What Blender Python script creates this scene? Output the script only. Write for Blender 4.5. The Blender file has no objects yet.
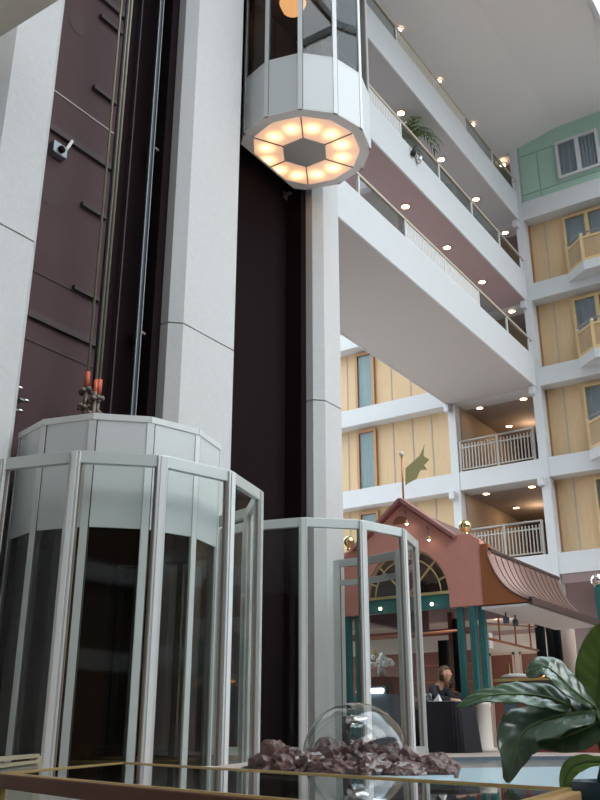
import bpy, bmesh, math, random
from mathutils import Vector, Matrix
random.seed(7)
S = bpy.context.scene
COL = S.collection
R = math.radians

# ------------------------------------------------------------------ materials
def mat(name, col, rough=0.6, metal=0.0, var=0.0, scale=8.0, bump=0.0, bscale=60.0, emit=None, estr=0.0, spec=0.5, stretch=None):
    m = bpy.data.materials.new(name); m.use_nodes = True
    nt = m.node_tree; b = nt.nodes['Principled BSDF']
    b.inputs['Base Color'].default_value = (*col, 1); b.inputs['Roughness'].default_value = rough
    b.inputs['Metallic'].default_value = metal; b.inputs['Specular IOR Level'].default_value = spec
    tc = nt.nodes.new('ShaderNodeTexCoord'); mp = nt.nodes.new('ShaderNodeMapping')
    nt.links.new(tc.outputs['Object'], mp.inputs['Vector'])
    if stretch: mp.inputs['Scale'].default_value = stretch
    if var > 0:
        n = nt.nodes.new('ShaderNodeTexNoise'); n.inputs['Scale'].default_value = scale; n.inputs['Detail'].default_value = 4
        r = nt.nodes.new('ShaderNodeMapRange'); r.inputs['To Min'].default_value = 1 - var; r.inputs['To Max'].default_value = 1 + var
        mx = nt.nodes.new('ShaderNodeMix'); mx.data_type = 'RGBA'; mx.blend_type = 'MULTIPLY'; mx.inputs[0].default_value = 1
        mx.inputs[6].default_value = (*col, 1)
        nt.links.new(mp.outputs[0], n.inputs['Vector']); nt.links.new(n.outputs['Fac'], r.inputs['Value'])
        nt.links.new(r.outputs[0], mx.inputs[7]); nt.links.new(mx.outputs[2], b.inputs['Base Color'])
    if bump > 0:
        n2 = nt.nodes.new('ShaderNodeTexNoise'); n2.inputs['Scale'].default_value = bscale; n2.inputs['Detail'].default_value = 5
        bp = nt.nodes.new('ShaderNodeBump'); bp.inputs['Strength'].default_value = bump; bp.inputs['Distance'].default_value = 0.02
        nt.links.new(mp.outputs[0], n2.inputs['Vector']); nt.links.new(n2.outputs['Fac'], bp.inputs['Height'])
        nt.links.new(bp.outputs[0], b.inputs['Normal'])
    if emit:
        b.inputs['Emission Color'].default_value = (*emit, 1); b.inputs['Emission Strength'].default_value = estr
    return m

def coat(m, w, r):
    b = m.node_tree.nodes['Principled BSDF']; b.inputs['Coat Weight'].default_value = w; b.inputs['Coat Roughness'].default_value = r

def glass(name, tint=(0.93, 0.97, 0.95), fmul=1.0, rough=0.02, ior=1.5):
    m = bpy.data.materials.new(name); m.use_nodes = True; nt = m.node_tree
    nt.nodes.remove(nt.nodes['Principled BSDF']); out = nt.nodes['Material Output']
    t = nt.nodes.new('ShaderNodeBsdfTransparent'); t.inputs[0].default_value = (*tint, 1)
    g = nt.nodes.new('ShaderNodeBsdfGlossy'); g.inputs['Roughness'].default_value = rough
    f = nt.nodes.new('ShaderNodeFresnel'); f.inputs[0].default_value = ior
    mu = nt.nodes.new('ShaderNodeMath'); mu.operation = 'MULTIPLY'; mu.inputs[1].default_value = fmul; mu.use_clamp = True
    mx = nt.nodes.new('ShaderNodeMixShader')
    ge = nt.nodes.new('ShaderNodeNewGeometry'); inv = nt.nodes.new('ShaderNodeMath'); inv.operation = 'SUBTRACT'; inv.inputs[0].default_value = 1
    m2 = nt.nodes.new('ShaderNodeMath'); m2.operation = 'MULTIPLY'
    nt.links.new(ge.outputs['Backfacing'], inv.inputs[1])
    nt.links.new(f.outputs[0], mu.inputs[0]); nt.links.new(mu.outputs[0], m2.inputs[0]); nt.links.new(inv.outputs[0], m2.inputs[1]); nt.links.new(m2.outputs[0], mx.inputs[0])
    nt.links.new(t.outputs[0], mx.inputs[1]); nt.links.new(g.outputs[0], mx.inputs[2]); nt.links.new(mx.outputs[0], out.inputs[0])
    return m

def wood_panel(name, c1, c2, scale=(3, 3, .35)):
    m = mat(name, c1, 0.55)
    nt = m.node_tree; b = nt.nodes['Principled BSDF']
    tc = nt.nodes.new('ShaderNodeTexCoord'); mp = nt.nodes.new('ShaderNodeMapping'); mp.inputs['Scale'].default_value = scale
    n = nt.nodes.new('ShaderNodeTexNoise'); n.inputs['Scale'].default_value = 6; n.inputs['Detail'].default_value = 5
    cr = nt.nodes.new('ShaderNodeValToRGB'); cr.color_ramp.elements[0].color = (*c1, 1); cr.color_ramp.elements[1].color = (*c2, 1)
    cr.color_ramp.elements[0].position = .3; cr.color_ramp.elements[1].position = .7
    nt.links.new(tc.outputs['Object'], mp.inputs[0]); nt.links.new(mp.outputs[0], n.inputs['Vector'])
    nt.links.new(n.outputs['Fac'], cr.inputs[0]); nt.links.new(cr.outputs[0], b.inputs['Base Color'])
    return m

M = dict(
    pier=mat('pier_concrete', (.575, .57, .565), .8, var=.07, scale=14, bump=.35, bscale=70),
    white=mat('white_plaster', (.62, .635, .645), .7, var=.04, scale=2),
    soffit=mat('soffit_paint', (.52, .49, .48), .8, var=.03, scale=1),
    pinkceil=mat('gallery_ceiling_paint', (.46, .33, .33), .8, var=.04, scale=1),
    ceil=mat('roof_paint', (.79, .77, .76), .85, var=.03, scale=.6),
    green=mat('green_cladding', (.38, .56, .46), .6, var=.05, scale=2),
    greenseam=mat('green_seam', (.2, .33, .28), .7),
    tan=wood_panel('tan_wood', (.60, .42, .235), (.65, .46, .262)),
    seam=mat('seam_metal', (.42, .36, .34), .6),
    tantrim=mat('tan_trim', (.66, .48, .24), .5, var=.06),
    redtrim=mat('red_timber', (.46, .24, .11), .5, var=.06),
    brown=mat('shaft_paint', (.072, .040, .042), .7, spec=.2, var=.18, scale=1.5),
    brown2=mat('shaft_ledge', (.05, .03, .03), .7, var=.1),
    dark=mat('shaft_dark', (.011, .0055, .007), .9, var=.2, scale=3, spec=.1),
    cab=mat('cab_enamel', (.63, .65, .65), .35, var=.02, scale=3),
    cabtrim=mat('cab_trim', (.68, .69, .68), .35),
    cabunder=mat('cab_underside', (.86, .84, .82), .5),
    hub=mat('cab_hub', (.50, .48, .46), .5),
    gap=mat('divider_dark', (.06, .05, .045), .5),
    cabwood=mat('cab_wood', (.10, .045, .025), .5, var=.2, scale=5),
    cabdark=mat('cab_dark', (.03, .022, .02), .5),
    alu=mat('silver_aluminium', (.60, .635, .62), .35, metal=.35, var=.02),
    alu2=mat('bronze_gasket', (.22, .16, .13), .5),
    steel=mat('steel_rail', (.24, .27, .28), .45, metal=.4),
    cable=mat('cable_wire', (.25, .23, .17), .5, metal=.2),
    sleeve=mat('red_sleeve', (.62, .13, .06), .5),
    shackle=mat('greasy_shackle', (.20, .16, .13), .6, metal=.4, var=.3, scale=30),
    blackwire=mat('black_cable', (.02, .022, .03), .5),
    infill=mat('white_infill', (.70, .69, .67), .6),
    cream=mat('cream_infill', (.62, .58, .50), .6),
    handrail=mat('tan_handrail', (.56, .48, .38), .45),
    greymetal=mat('grey_railing', (.34, .32, .29), .4, metal=.3),
    lamp=mat('downlight_glow', (1, .9, .75), .5, emit=(1, .80, .58), estr=14),
    halorim=mat('downlight_halo_rim', (.85, .45, .25), .4),  # orange base colour stands in for the warm halo round each lamp
    bulb=mat('spot_glow', (1, .9, .7), .5, emit=(1, .86, .62), estr=9),
    pink=mat('pink_stucco', (.72, .315, .255), .8, var=.07, scale=4, bump=.2, bscale=50),
    pinktrim=mat('pink_coping', (.40, .19, .17), .7, var=.05),
    teal=mat('teal_paint', (.035, .17, .17), .45, var=.06),
    gold=mat('gold_ball', (.80, .62, .32), .18, metal=1),
    silver=mat('silver_ball', (.85, .84, .80), .12, metal=1),
    goldbar=mat('gold_mullion', (.62, .48, .24), .35, metal=.4),
    copper=mat('copper_sheet', (.25, .15, .125), .45, metal=.35, var=.14, scale=5, stretch=(1, 3, 1)),
    copperseam=mat('copper_seam', (.20, .12, .10), .6, metal=.2),
    copperpipe=mat('copper_pipe', (.55, .22, .11), .35, metal=.5),
    orange=mat('orange_panel', (.36, .12, .04), .5, var=.1, scale=3),
    fasciabrown=mat('awning_fascia', (.065, .035, .03), .5),
    mauve=mat('mauve_wall', (.27, .19, .185), .8, var=.06),
    redwood=mat('red_wood', (.13, .036, .016), .5, var=.2, scale=3, stretch=(.4, .4, 5)),
    reddoor=mat('red_door', (.12, .03, .013), .5, var=.15, scale=3),
    offwhite=mat('off_white_wall', (.50, .46, .42), .8, var=.04),
    beigecol=mat('beige_column', (.42, .31, .26), .7, var=.05),
    drape=mat('dark_drape', (.02, .03, .03), .8, var=.2, scale=4),
    blackcloth=mat('black_cloth', (.012, .012, .016), .9, var=.2, scale=9),
    tabletop=mat('table_white', (.60, .55, .50), .5),
    stone=mat('pedestal_stone', (.66, .60, .54), .75, var=.06, bump=.1),
    slate=mat('slate_blue', (.12, .16, .20), .6, var=.06),
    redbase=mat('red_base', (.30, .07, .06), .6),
    lobby=mat('lobby_tile', (.45, .36, .32), .5, var=.06, scale=3),
    floor=mat('lower_carpet', (.20, .15, .13), .9, var=.15, scale=12),
    pool=mat('pool_blue', (.56, .70, .75), .4, var=.05, scale=3),
    coping=mat('pool_coping', (.52, .42, .38), .6, var=.06),
    copingdark=mat('coping_edge', (.08, .10, .12), .5),
    rock=mat('red_rock', (.115, .052, .043), .4, var=.45, scale=9, bump=.9, bscale=22),
    rockwet=mat('wet_red_rock', (.12, .055, .046), .25, var=.4, scale=9, bump=.8, bscale=22),
    brass=mat('brass_edge', (.66, .46, .18), .3, metal=.55),
    casewood=mat('case_wood', (.15, .062, .034), .6, spec=.25, var=.2, scale=3, stretch=(1, 1, 6)),
    casewoodlt=mat('case_wood_gold', (.50, .30, .12), .4, var=.1),
    caseint=mat('case_lining', (.34, .36, .33), .6),
    guard=mat('beige_rail', (.40, .35, .23), .5, var=.04),
    guardpanel=mat('rail_panel', (.20, .19, .15), .6),
    leaf=mat('leaf_green', (.065, .15, .065), .30, var=.35, scale=14, spec=.8),
    leaflight=mat('leaf_lime', (.16, .27, .06), .4, var=.2, scale=10),
    leafrib=mat('leaf_rib', (.20, .32, .14), .4),
    stem=mat('leaf_stem', (.12, .19, .06), .45),
    pot=mat('pot_glaze', (.03, .06, .085), .25, var=.1),
    soil=mat('potting_soil', (.03, .02, .015), .95, var=.3, scale=30),
    skin=mat('skin', (.56, .30, .20), .5), hair=mat('hair_brown', (.12, .065, .033), .6, var=.25, scale=40),
    hairdark=mat('hair_dark', (.08, .045, .03), .6),
    suit=mat('dark_suit', (.014, .016, .024), .8), shirt=mat('olive_shirt', (.09, .08, .045), .8),
    paper=mat('white_paper', (.75, .74, .72), .7), clothwhite=mat('white_cloth', (.70, .69, .66), .8),
    glow=mat('warm_glow', (1, .5, .2), .5, emit=(1, .36, .10), estr=3.5),
    tube=mat('tube_glow', (1, 1, 1), .5, emit=(.85, .93, 1), estr=8),
    globe=mat('globe_glow', (1, .6, .3), .5, emit=(1, .52, .22), estr=1.6),
    niche=mat('niche_brown', (.30, .11, .05), .6),
    patch=mat('patch_red', (.045, .014, .014), .7), greyceil=mat('grey_gallery_ceiling', (.50, .52, .52), .8, var=.03),
    darkwall=mat('dark_far_wall', (.09, .065, .055), .8),
    leafsheen=mat('leaf_painted_sheen', (.115, .195, .13), .28, var=.5, scale=22, spec=.8),  # greyer base colour stands in for the gloss reflected by these leaves
    flag=mat('green_flag', (.52, .47, .22), .8, var=.1),
    curtain=mat('grey_curtain', (.36, .35, .37), .8, var=.25, scale=6, stretch=(9, 9, .2)),
    curtainlight=mat('pale_curtain', (.45, .52, .52), .8, var=.2, scale=6, stretch=(9, 9, .2)),
    pottedpot=mat('planter_white', (.55, .55, .55), .5), frond=mat('palm_frond', (.09, .15, .04), .5, var=.2),
    petal=mat('white_petal', (.80, .80, .76), .6), postdark=mat('dark_pipe', (.05, .04, .04), .4),
    corrwall=mat('corridor_wall', (.46, .36, .28), .8, var=.03), corrceil=mat('corridor_ceiling', (.36, .30, .275), .8),
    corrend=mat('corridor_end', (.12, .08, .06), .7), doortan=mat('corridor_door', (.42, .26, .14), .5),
    bayinfill=wood_panel('balcony_wood', (.40, .27, .15), (.47, .33, .19)),
)
G = dict(clear=glass('clear_glass', (.955, .975, .965), .65), cab=glass('cab_glass', (.58, .57, .55), 1.0), dome=glass('dome_glass', (.90, .92, .92), 2.2, .08),
         rail=glass('rail_glass', (.80, .85, .85), 1.0), window=glass('window_glass', (.86, .91, .92), 1.1), sky=glass('skylight_glass', (.96, .98, 1), .6),
         case=glass('case_glass', (.86, .92, .90), 1.2), water=glass('water_film', (.95, .98, .99), .22, .12, 1.33), drink=glass('drinking_glass', (.9, .93, .95), 2.0))

coat(M['leaf'], 1.0, .28); coat(M['leafsheen'], 1.0, .25); coat(M['rock'], .25, .3); coat(M['rockwet'], 1.0, .2)
# ------------------------------------------------------------------ mesh builder
class MB:
    def __init__(s): s.v = []; s.f = []; s.sm = []
    def add(s, vs, fs, smooth=False):
        n = len(s.v); s.v += [tuple(v) for v in vs]
        for f in fs: s.f.append([i + n for i in f]); s.sm.append(smooth)
        return s
    def box(s, x0, x1, y0, y1, z0, z1):
        x0, x1 = sorted((x0, x1)); y0, y1 = sorted((y0, y1)); z0, z1 = sorted((z0, z1))
        return s.add([(x0, y0, z0), (x1, y0, z0), (x1, y1, z0), (x0, y1, z0), (x0, y0, z1), (x1, y0, z1), (x1, y1, z1), (x0, y1, z1)],
                     [(3, 2, 1, 0), (4, 5, 6, 7), (0, 1, 5, 4), (1, 2, 6, 5), (2, 3, 7, 6), (3, 0, 4, 7)])
    def prism(s, poly, z0, z1):
        a = sum(poly[i][0] * poly[(i + 1) % len(poly)][1] - poly[(i + 1) % len(poly)][0] * poly[i][1] for i in range(len(poly)))
        if a < 0: poly = poly[::-1]
        n = len(poly)
        z0f = z0 if callable(z0) else (lambda p: z0); z1f = z1 if callable(z1) else (lambda p: z1)
        return s.add([(p[0], p[1], z0f(p)) for p in poly] + [(p[0], p[1], z1f(p)) for p in poly],
                     [tuple(range(n))[::-1], tuple(range(n, 2 * n))] + [(i, (i + 1) % n, n + (i + 1) % n, n + i) for i in range(n)])
    def prism_y(s, poly, y0, y1):   # poly in (x,z)
        a = sum(poly[i][0] * poly[(i + 1) % len(poly)][1] - poly[(i + 1) % len(poly)][0] * poly[i][1] for i in range(len(poly)))
        if a < 0: poly = poly[::-1]
        n = len(poly)
        return s.add([(p[0], y0, p[1]) for p in poly] + [(p[0], y1, p[1]) for p in poly],
                     [tuple(range(n)), tuple(range(n, 2 * n))[::-1]] + [((i + 1) % n, i, n + i, n + (i + 1) % n) for i in range(n)])
    def bar(s, a, b, w, h, up=(0, 0, 1)):   # rectangular bar from a to b
        a = Vector(a); b = Vector(b); d = (b - a).normalized(); u = Vector(up)
        if abs(d.dot(u)) > .98: u = Vector((1, 0, 0))
        sd = d.cross(u).normalized(); u = sd.cross(d).normalized()
        c = [(-w / 2, -h / 2), (w / 2, -h / 2), (w / 2, h / 2), (-w / 2, h / 2)]
        return s.add([a + sd * x + u * y for x, y in c] + [b + sd * x + u * y for x, y in c],
                     [(0, 1, 2, 3), (7, 6, 5, 4), (1, 0, 4, 5), (2, 1, 5, 6), (3, 2, 6, 7), (0, 3, 7, 4)])
    def tube(s, pts, r, n=8):
        pts = [Vector(p) for p in pts]; rs = r if isinstance(r, (list, tuple)) else [r] * len(pts)
        vs = []; fs = []; prev = None
        for i, p in enumerate(pts):
            d = (pts[min(i + 1, len(pts) - 1)] - pts[max(i - 1, 0)]).normalized()
            if prev is None:
                prev = d.orthogonal().normalized()
            u = (prev - d * prev.dot(d)).normalized(); prev = u; w = d.cross(u)
            vs += [p + (u * math.cos(2 * math.pi * k / n) + w * math.sin(2 * math.pi * k / n)) * rs[i] for k in range(n)]
        for i in range(len(pts) - 1):
            for k in range(n):
                fs.append((i * n + k, i * n + (k + 1) % n, (i + 1) * n + (k + 1) % n, (i + 1) * n + k))
        fs.append(tuple(range(n))[::-1]); fs.append(tuple(range((len(pts) - 1) * n, len(pts) * n)))
        return s.add(vs, fs, True)
    def lathe(s, prof, c, n=24):
        vs = []; fs = []
        for r, z in prof:
            vs += [(c[0] + r * math.cos(2 * math.pi * k / n), c[1] + r * math.sin(2 * math.pi * k / n), c[2] + z) for k in range(n)]
        for i in range(len(prof) - 1):
            for k in range(n): fs.append((i * n + k, i * n + (k + 1) % n, (i + 1) * n + (k + 1) % n, (i + 1) * n + k))
        fs.append(tuple(range(n))[::-1]); fs.append(tuple(range((len(prof) - 1) * n, len(prof) * n)))
        return s.add(vs, fs, True)
    def ball(s, c, r, n=16, sq=(1, 1, 1)):
        vs = []; fs = []; m = n // 2
        for i in range(m + 1):
            t = math.pi * i / m
            for k in range(n):
                a = 2 * math.pi * k / n
                vs.append((c[0] + r * sq[0] * math.sin(t) * math.cos(a), c[1] + r * sq[1] * math.sin(t) * math.sin(a), c[2] - r * sq[2] * math.cos(t)))
        for i in range(m):
            for k in range(n): fs.append((i * n + k, i * n + (k + 1) % n, (i + 1) * n + (k + 1) % n, (i + 1) * n + k))
        return s.add(vs, fs, True)
    def build(s, name, m, parent=None, bevel=0, smooth=None):
        me = bpy.data.meshes.new(name)
        o = bpy.data.objects.new(name, me)
        off = Vector((0, 0, 0))
        if parent is not None:
            p = parent
            while p is not None: off += p.location; p = p.parent
        me.from_pydata([tuple(Vector(v) - off) for v in s.v], [], s.f)
        me.polygons.foreach_set('use_smooth', [bool(x) if smooth is None else smooth for x in s.sm])
        me.validate(); me.update()
        me.materials.append(m); COL.objects.link(o)
        if parent is not None: o.parent = parent
        if bevel:
            b = o.modifiers.new('edge', 'BEVEL'); b.width = bevel; b.segments = 2; b.limit_method = 'ANGLE'
        return o

def tag(o, label, cat, group=None, kind=None):
    o['label'] = label; o['category'] = cat
    if group: o['group'] = group
    if kind: o['kind'] = kind
    return o
def thing(name, label, cat, loc=(0, 0, 0), group=None):
    o = bpy.data.objects.new(name, None); o.location = loc; o.empty_display_size = .1; COL.objects.link(o)
    return tag(o, label, cat, group)
def struct(o): o['kind'] = 'structure'; return o
def dup(o, parent=None):
    c = o.copy(); COL.objects.link(c)
    if parent is not None: c.parent = parent
    for ch in list(o.children): dup(ch, c)
    return c
def copy_thing(o, loc, label, group=None):
    c = dup(o); c.location = loc; c['label'] = label
    if group: c['group'] = group
    return c

PZ = 1.32          # lobby level above the lower floor
TX = -7.95         # front plane of the lift tower
FY = 24.6          # facade plane
BX = -8.06         # face of the walkways

# ------------------------------------------------------------------ floors and pool
WX0, WX1, WY0, WY1 = -5.0, 7.0, -9.0, 3.6
struct(MB().box(WX0, WX1, WY0, WY1, -.1, 0).build('floor', M['floor']))
PC = (-0.62, 7.5); PRX, PRY = 4.0, 4.3
LZ = 1.17          # lower strip of lobby floor round the first lift and the basin
N = 64
X0, X1, Y0, Y1 = -16, 12, WY1, 30
struct(MB().box(X0, X1, Y0, 9.4, 0, LZ).box(X0, WX0, WY0, WY1, 0, LZ).box(WX1, X1, WY0, WY1, 0, LZ).build('floor_lobby', M['lobby']))
dyc = 9.4 - PC[1]; RXO, RYO = PRX + .17, PRY + .17; a0 = math.asin(dyc / RYO)
arcp = [(PC[0] + RXO * math.cos(t), PC[1] + RYO * math.sin(t)) for t in [math.pi - a0 - (math.pi - 2 * a0) * i / 40 for i in range(41)]]
struct(MB().prism([(X0, 9.4)] + arcp + [(X1, 9.4), (X1, Y1), (X0, Y1)], 0, PZ).build('floor_terrace', M['lobby']))

pool = thing('fountain_pool', 'oval shallow pale blue fountain pool sunk into the lobby floor', 'pool', (PC[0], PC[1], PZ - .12))
def annulus(mb, c, r0, r1, z0, z1, n=N):
    r0 = r0 if isinstance(r0, tuple) else (r0, r0); r1 = r1 if isinstance(r1, tuple) else (r1, r1)
    vs = []; fs = []
    for k in range(n):
        a = 2 * math.pi * k / n; cs, sn = math.cos(a), math.sin(a)
        vs += [(c[0] + r0[0] * cs, c[1] + r0[1] * sn, z0), (c[0] + r1[0] * cs, c[1] + r1[1] * sn, z0), (c[0] + r1[0] * cs, c[1] + r1[1] * sn, z1), (c[0] + r0[0] * cs, c[1] + r0[1] * sn, z1)]
        j = (k + 1) % n
        for q in range(4): fs.append((4 * k + q, 4 * k + (q + 1) % 4, 4 * j + (q + 1) % 4, 4 * j + q))
    return mb.add(vs, fs)
def disk(mb, c, r, z0, z1, n=N):
    r = r if isinstance(r, tuple) else (r, r)
    return mb.prism([(c[0] + r[0] * math.cos(2 * math.pi * k / n), c[1] + r[1] * math.sin(2 * math.pi * k / n)) for k in range(n)], z0, z1)
def PRr(d): return (PRX + d, PRY + d)
annulus(MB(), PC, PRr(0), PRr(.15), LZ, PZ - .02).build('basin_wall', M['coping'], pool)
disk(MB(), PC, PRr(0), LZ, PZ - .10).build('basin', M['pool'], pool)
RC = (-3.36, 5.50)
disk(MB(), RC, 1.0, PZ - .10, PZ - .055).build('lower_step', M['pool'], pool)
disk(MB(), RC, .72, PZ - .055, PZ - .035).build('upper_step', M['pool'], pool)
annulus(MB(), PC, PRr(-.03), PRr(.16), PZ - .02, PZ + .012).build('coping', M['coping'], pool)
annulus(MB(), PC, PRr(-.04), PRr(-.028), PZ - .03, PZ + .006).build('edge_band', M['copingdark'], pool)
w = MB(); w.add([(PC[0] + (PRX - .03) * math.cos(2 * math.pi * k / N), PC[1] + (PRY - .03) * math.sin(2 * math.pi * k / N), PZ - .03) for k in range(N)], [tuple(range(N))])
w.build('water', G['water'], pool)

# ------------------------------------------------------------------ lift tower walls and piers
struct(MB().box(-12, -8.6, 4.0, 13.12, PZ, 19.2).build('wall_left', M['dark']))
struct(MB().box(-12, -8.3, -9.0, 4.9, PZ, 19.2).build('wall_left.001', M['pier']))
# brown lining behind the first lift with its ledges
lin = struct(MB().box(-8.6, -8.5, 5.3, 7.66, PZ, 19.0).build('trim_1', M['brown']))
for z, hgt, d in ((9.27, .10, .05), (6.45, .10, .05), (12.1, .10, .05), (14.95, .10, .05)):
    MB().box(-8.5, -8.5 + d, 5.3, 7.66, z, z + hgt).build('ledge', M['brown2'], lin)
for z in (9.93, 7.1, 12.75, 6.15):
    MB().box(-8.5, -8.488, 5.3, 7.66, z, z + .018).build('seam', M['seam'] if z in (9.93,) else M['brown2'], lin)
for z in (11.75, 10.42, 8.42, 7.12, 13.4):
    MB().box(-8.5, -8.44, 7.13, 7.6, z, z + .06).build('bracket', M['brown2'], lin)
for y, z in ((6.75, 11.35), (6.62, 8.35), (6.8, 14.2)):
    MB().add([(-8.494, y + .17 * math.cos(a * R(15)), z + .2 * math.sin(a * R(15))) for a in range(24)], [tuple(range(24))]).build('patch', M['patch'], lin)
hm = thing('door_operator', 'grey lift door operator box bolted high on the brown shaft wall', 'machinery', (-8.5, 6.7, 8.95))
MB().box(-8.5, -8.40, 6.5, 6.74, 8.92, 9.10).build('housing', M['steel'], hm, .01)
MB().bar((-8.42, 6.72, 9.06), (-8.40, 6.80, 9.26), .03, .04).build('arm', M['greymetal'], hm)
MB().tube([(-8.40, 6.62, 9.0), (-8.36, 6.62, 9.0)], .05, 12).build('pulley', M['dark'], hm)
br = thing('roller_guide', 'small chrome roller guide brackets beside the concrete pier above the lower lift', 'machinery', (-8.4, 6.5, 5.2))
for k, (y, z) in enumerate(((6.42, 5.14), (6.49, 5.29), (6.38, 5.42))):
    MB().box(-8.5, -8.36, y - .08, y, z, z + .03).build('bracket', M['steel'], br, .008)
    MB().ball((-8.37, y + .02, z + .02), .03, 10, (1, 1.6, .7)).build('roller', M['silver'], br)
# dark jambs
struct(MB().box(-8.6, -8.25, 8.44, 8.9, PZ, 19.2).build('trim_2', M['dark']))
struct(MB().box(-8.6, -8.25, 9.6, 9.98, PZ, 19.2).build('trim_3', M['dark']))
struct(MB().box(-8.6, -8.25, 12.26, 12.7, PZ, 19.2).build('trim_4', M['dark']))
struct(MB().box(-8.6, -8.25, 4.8, 6.0, PZ, 19.2).build('trim_5', M['dark']))

def pier2(ya, yb, name):
    c = .155; xb = -8.25
    poly = [(xb, ya - c), (TX - c, ya - c), (TX, ya), (TX, yb), (TX - c, min(yb + c, 13.13)), (xb, min(yb + c, 13.13))]
    inn = [(xb + .0, ya - c + .03), (TX - c - .02, ya - c + .03), (TX - .025, ya + .02), (TX - .025, yb - .02), (TX - c - .02, min(yb + c, 13.13) - .03), (xb, min(yb + c, 13.13) - .03)]
    m = MB()
    for z0, z1 in ((PZ, 7.11), (7.135, 14.2), (14.225, 19.75)): m.prism(poly, z0, z1)
    o = struct(m.build(name, M['pier']))
    MB().prism(inn, PZ + .01, 19.7).build('joint', M['hub'], o)
    return o
pier2(5.39, 6.02, 'column'); pier2(8.76, 9.94, 'column.001'); pier2(12.57, 13.12, 'column.002')
# beam crossing over the first pier
struct(MB().box(-8.3, 9.0, 4.72, 5.0, 9.33, 10.1).build('beam', mat('beam_paint', (.58, .53, .45), .7, var=.04)))

# guide rails and hoist cables
def guide_rail(x, y, w, label, m=M['steel'], edge=None):
    g = thing('guide_rail', label, 'rail', (x, y, PZ), 'lift guide rails in the dark shafts')
    MB().box(x - .04, x, y - w / 2, y + w / 2, PZ, 19).build('rail', M['blackwire'] if edge else m, g)
    if edge:
        for sg in (-1, 1): MB().box(x, x + .02, y + sg * w / 2 - .007, y + sg * w / 2 + .007, PZ, 19).build('running_edge', edge, g)
    return g
guide_rail(-8.35, 8.27, .08, 'bright edged steel guide rail at the far side of the lower lift shaft', edge=M['steel'])
guide_rail(-8.52, 8.02, .02, 'thin dull guide rail standing between the hoist cables and the bright rail', M['brown2'])
guide_rail(-8.45, 7.68, .05, 'dark guide rail running just behind the hoist cables', M['blackwire'])
guide_rail(-8.55, 12.33, .06, 'dim guide rail in the black shaft under the raised lift', M['brown2'])
for z, ys, (lx, ll) in ((10.05, 8.4, (-8.3, 'rusty bracket clamped to the bright guide rail, high in the lower lift shaft')), (6.9, 8.38, (-8.3, 'rusty bracket clamped to the bright guide rail, just above the lower lift')),
                 (8.55, 12.45, (-8.4, 'small rail bracket in the black shaft, midway down')), (6.75, 12.5, (-8.4, 'dim rail bracket in the black shaft, above the glass enclosure')), (11.4, 12.2, (-8.4, 'round rail bracket just beneath the raised lift'))):
    t = thing('rail_bracket', ll, 'bracket', (lx - .1, ys, z), 'guide rail brackets')
    MB().box(lx - .2, lx - .04, ys - .05, ys + .03, z, z + .04).build('clamp', M['shackle'], t, .005)
    MB().box(lx - .2, lx - .17, ys - .05, ys + .07, z - .06, z + .1).build('plate', M['shackle'], t, .005)
def hoist(y, x, z0, label, r=.017):
    t = thing('hoist_cable', label, 'cable', (x, y, z0), 'hoist cables of the lower lift')
    MB().tube([(x, y, z0 + .3), (x, y, 19)], r, 8).build('wire', M['cable'], t)
    MB().tube([(x, y, z0 + .26), (x, y, z0 + .46)], r * 1.9, 10).build('sleeve', M['sleeve'], t)
    m = MB()
    for k, dz in enumerate((-.02, .2)):
        
        for q in range(5):
            a_ = q * 1.26 + dz * 9 + y * 7; m.ball((x + .05 * math.cos(a_), y + .055 * math.sin(a_), z0 + dz + .03 * math.sin(q * 2.1)), .036, 8, (1, 1.3, .9))
        m.tube([(x - .02, y - .085, z0 + dz - .03), (x, y + .085, z0 + dz + .05)], .022, 6)
    m.tube([(x, y, z0 - .25), (x, y, z0 + .3)], .028, 8)
    m.build('shackle', M['shackle'], t)
hoist(7.10, -8.0, 5.34, 'hoist cable nearest the brown shaft wall, ending in a red sleeve')
hoist(7.155, -7.9, 5.23, 'middle hoist cable with red sleeve above the lower lift', .013)
hoist(7.33, -8.03, 5.32, 'pale thick hoist cable nearest the dark guide rail', .02)
wire = thing('travelling_cable', 'black travelling cable hanging between the hoist cables', 'cable', (-8.1, 7.28, 5.3), 'hoist cables of the lower lift')
MB().tube([(-8.12, 7.32, 5.2), (-8.12, 7.32, 19)], .02, 8).build('wire', M['blackwire'], wire)

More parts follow.
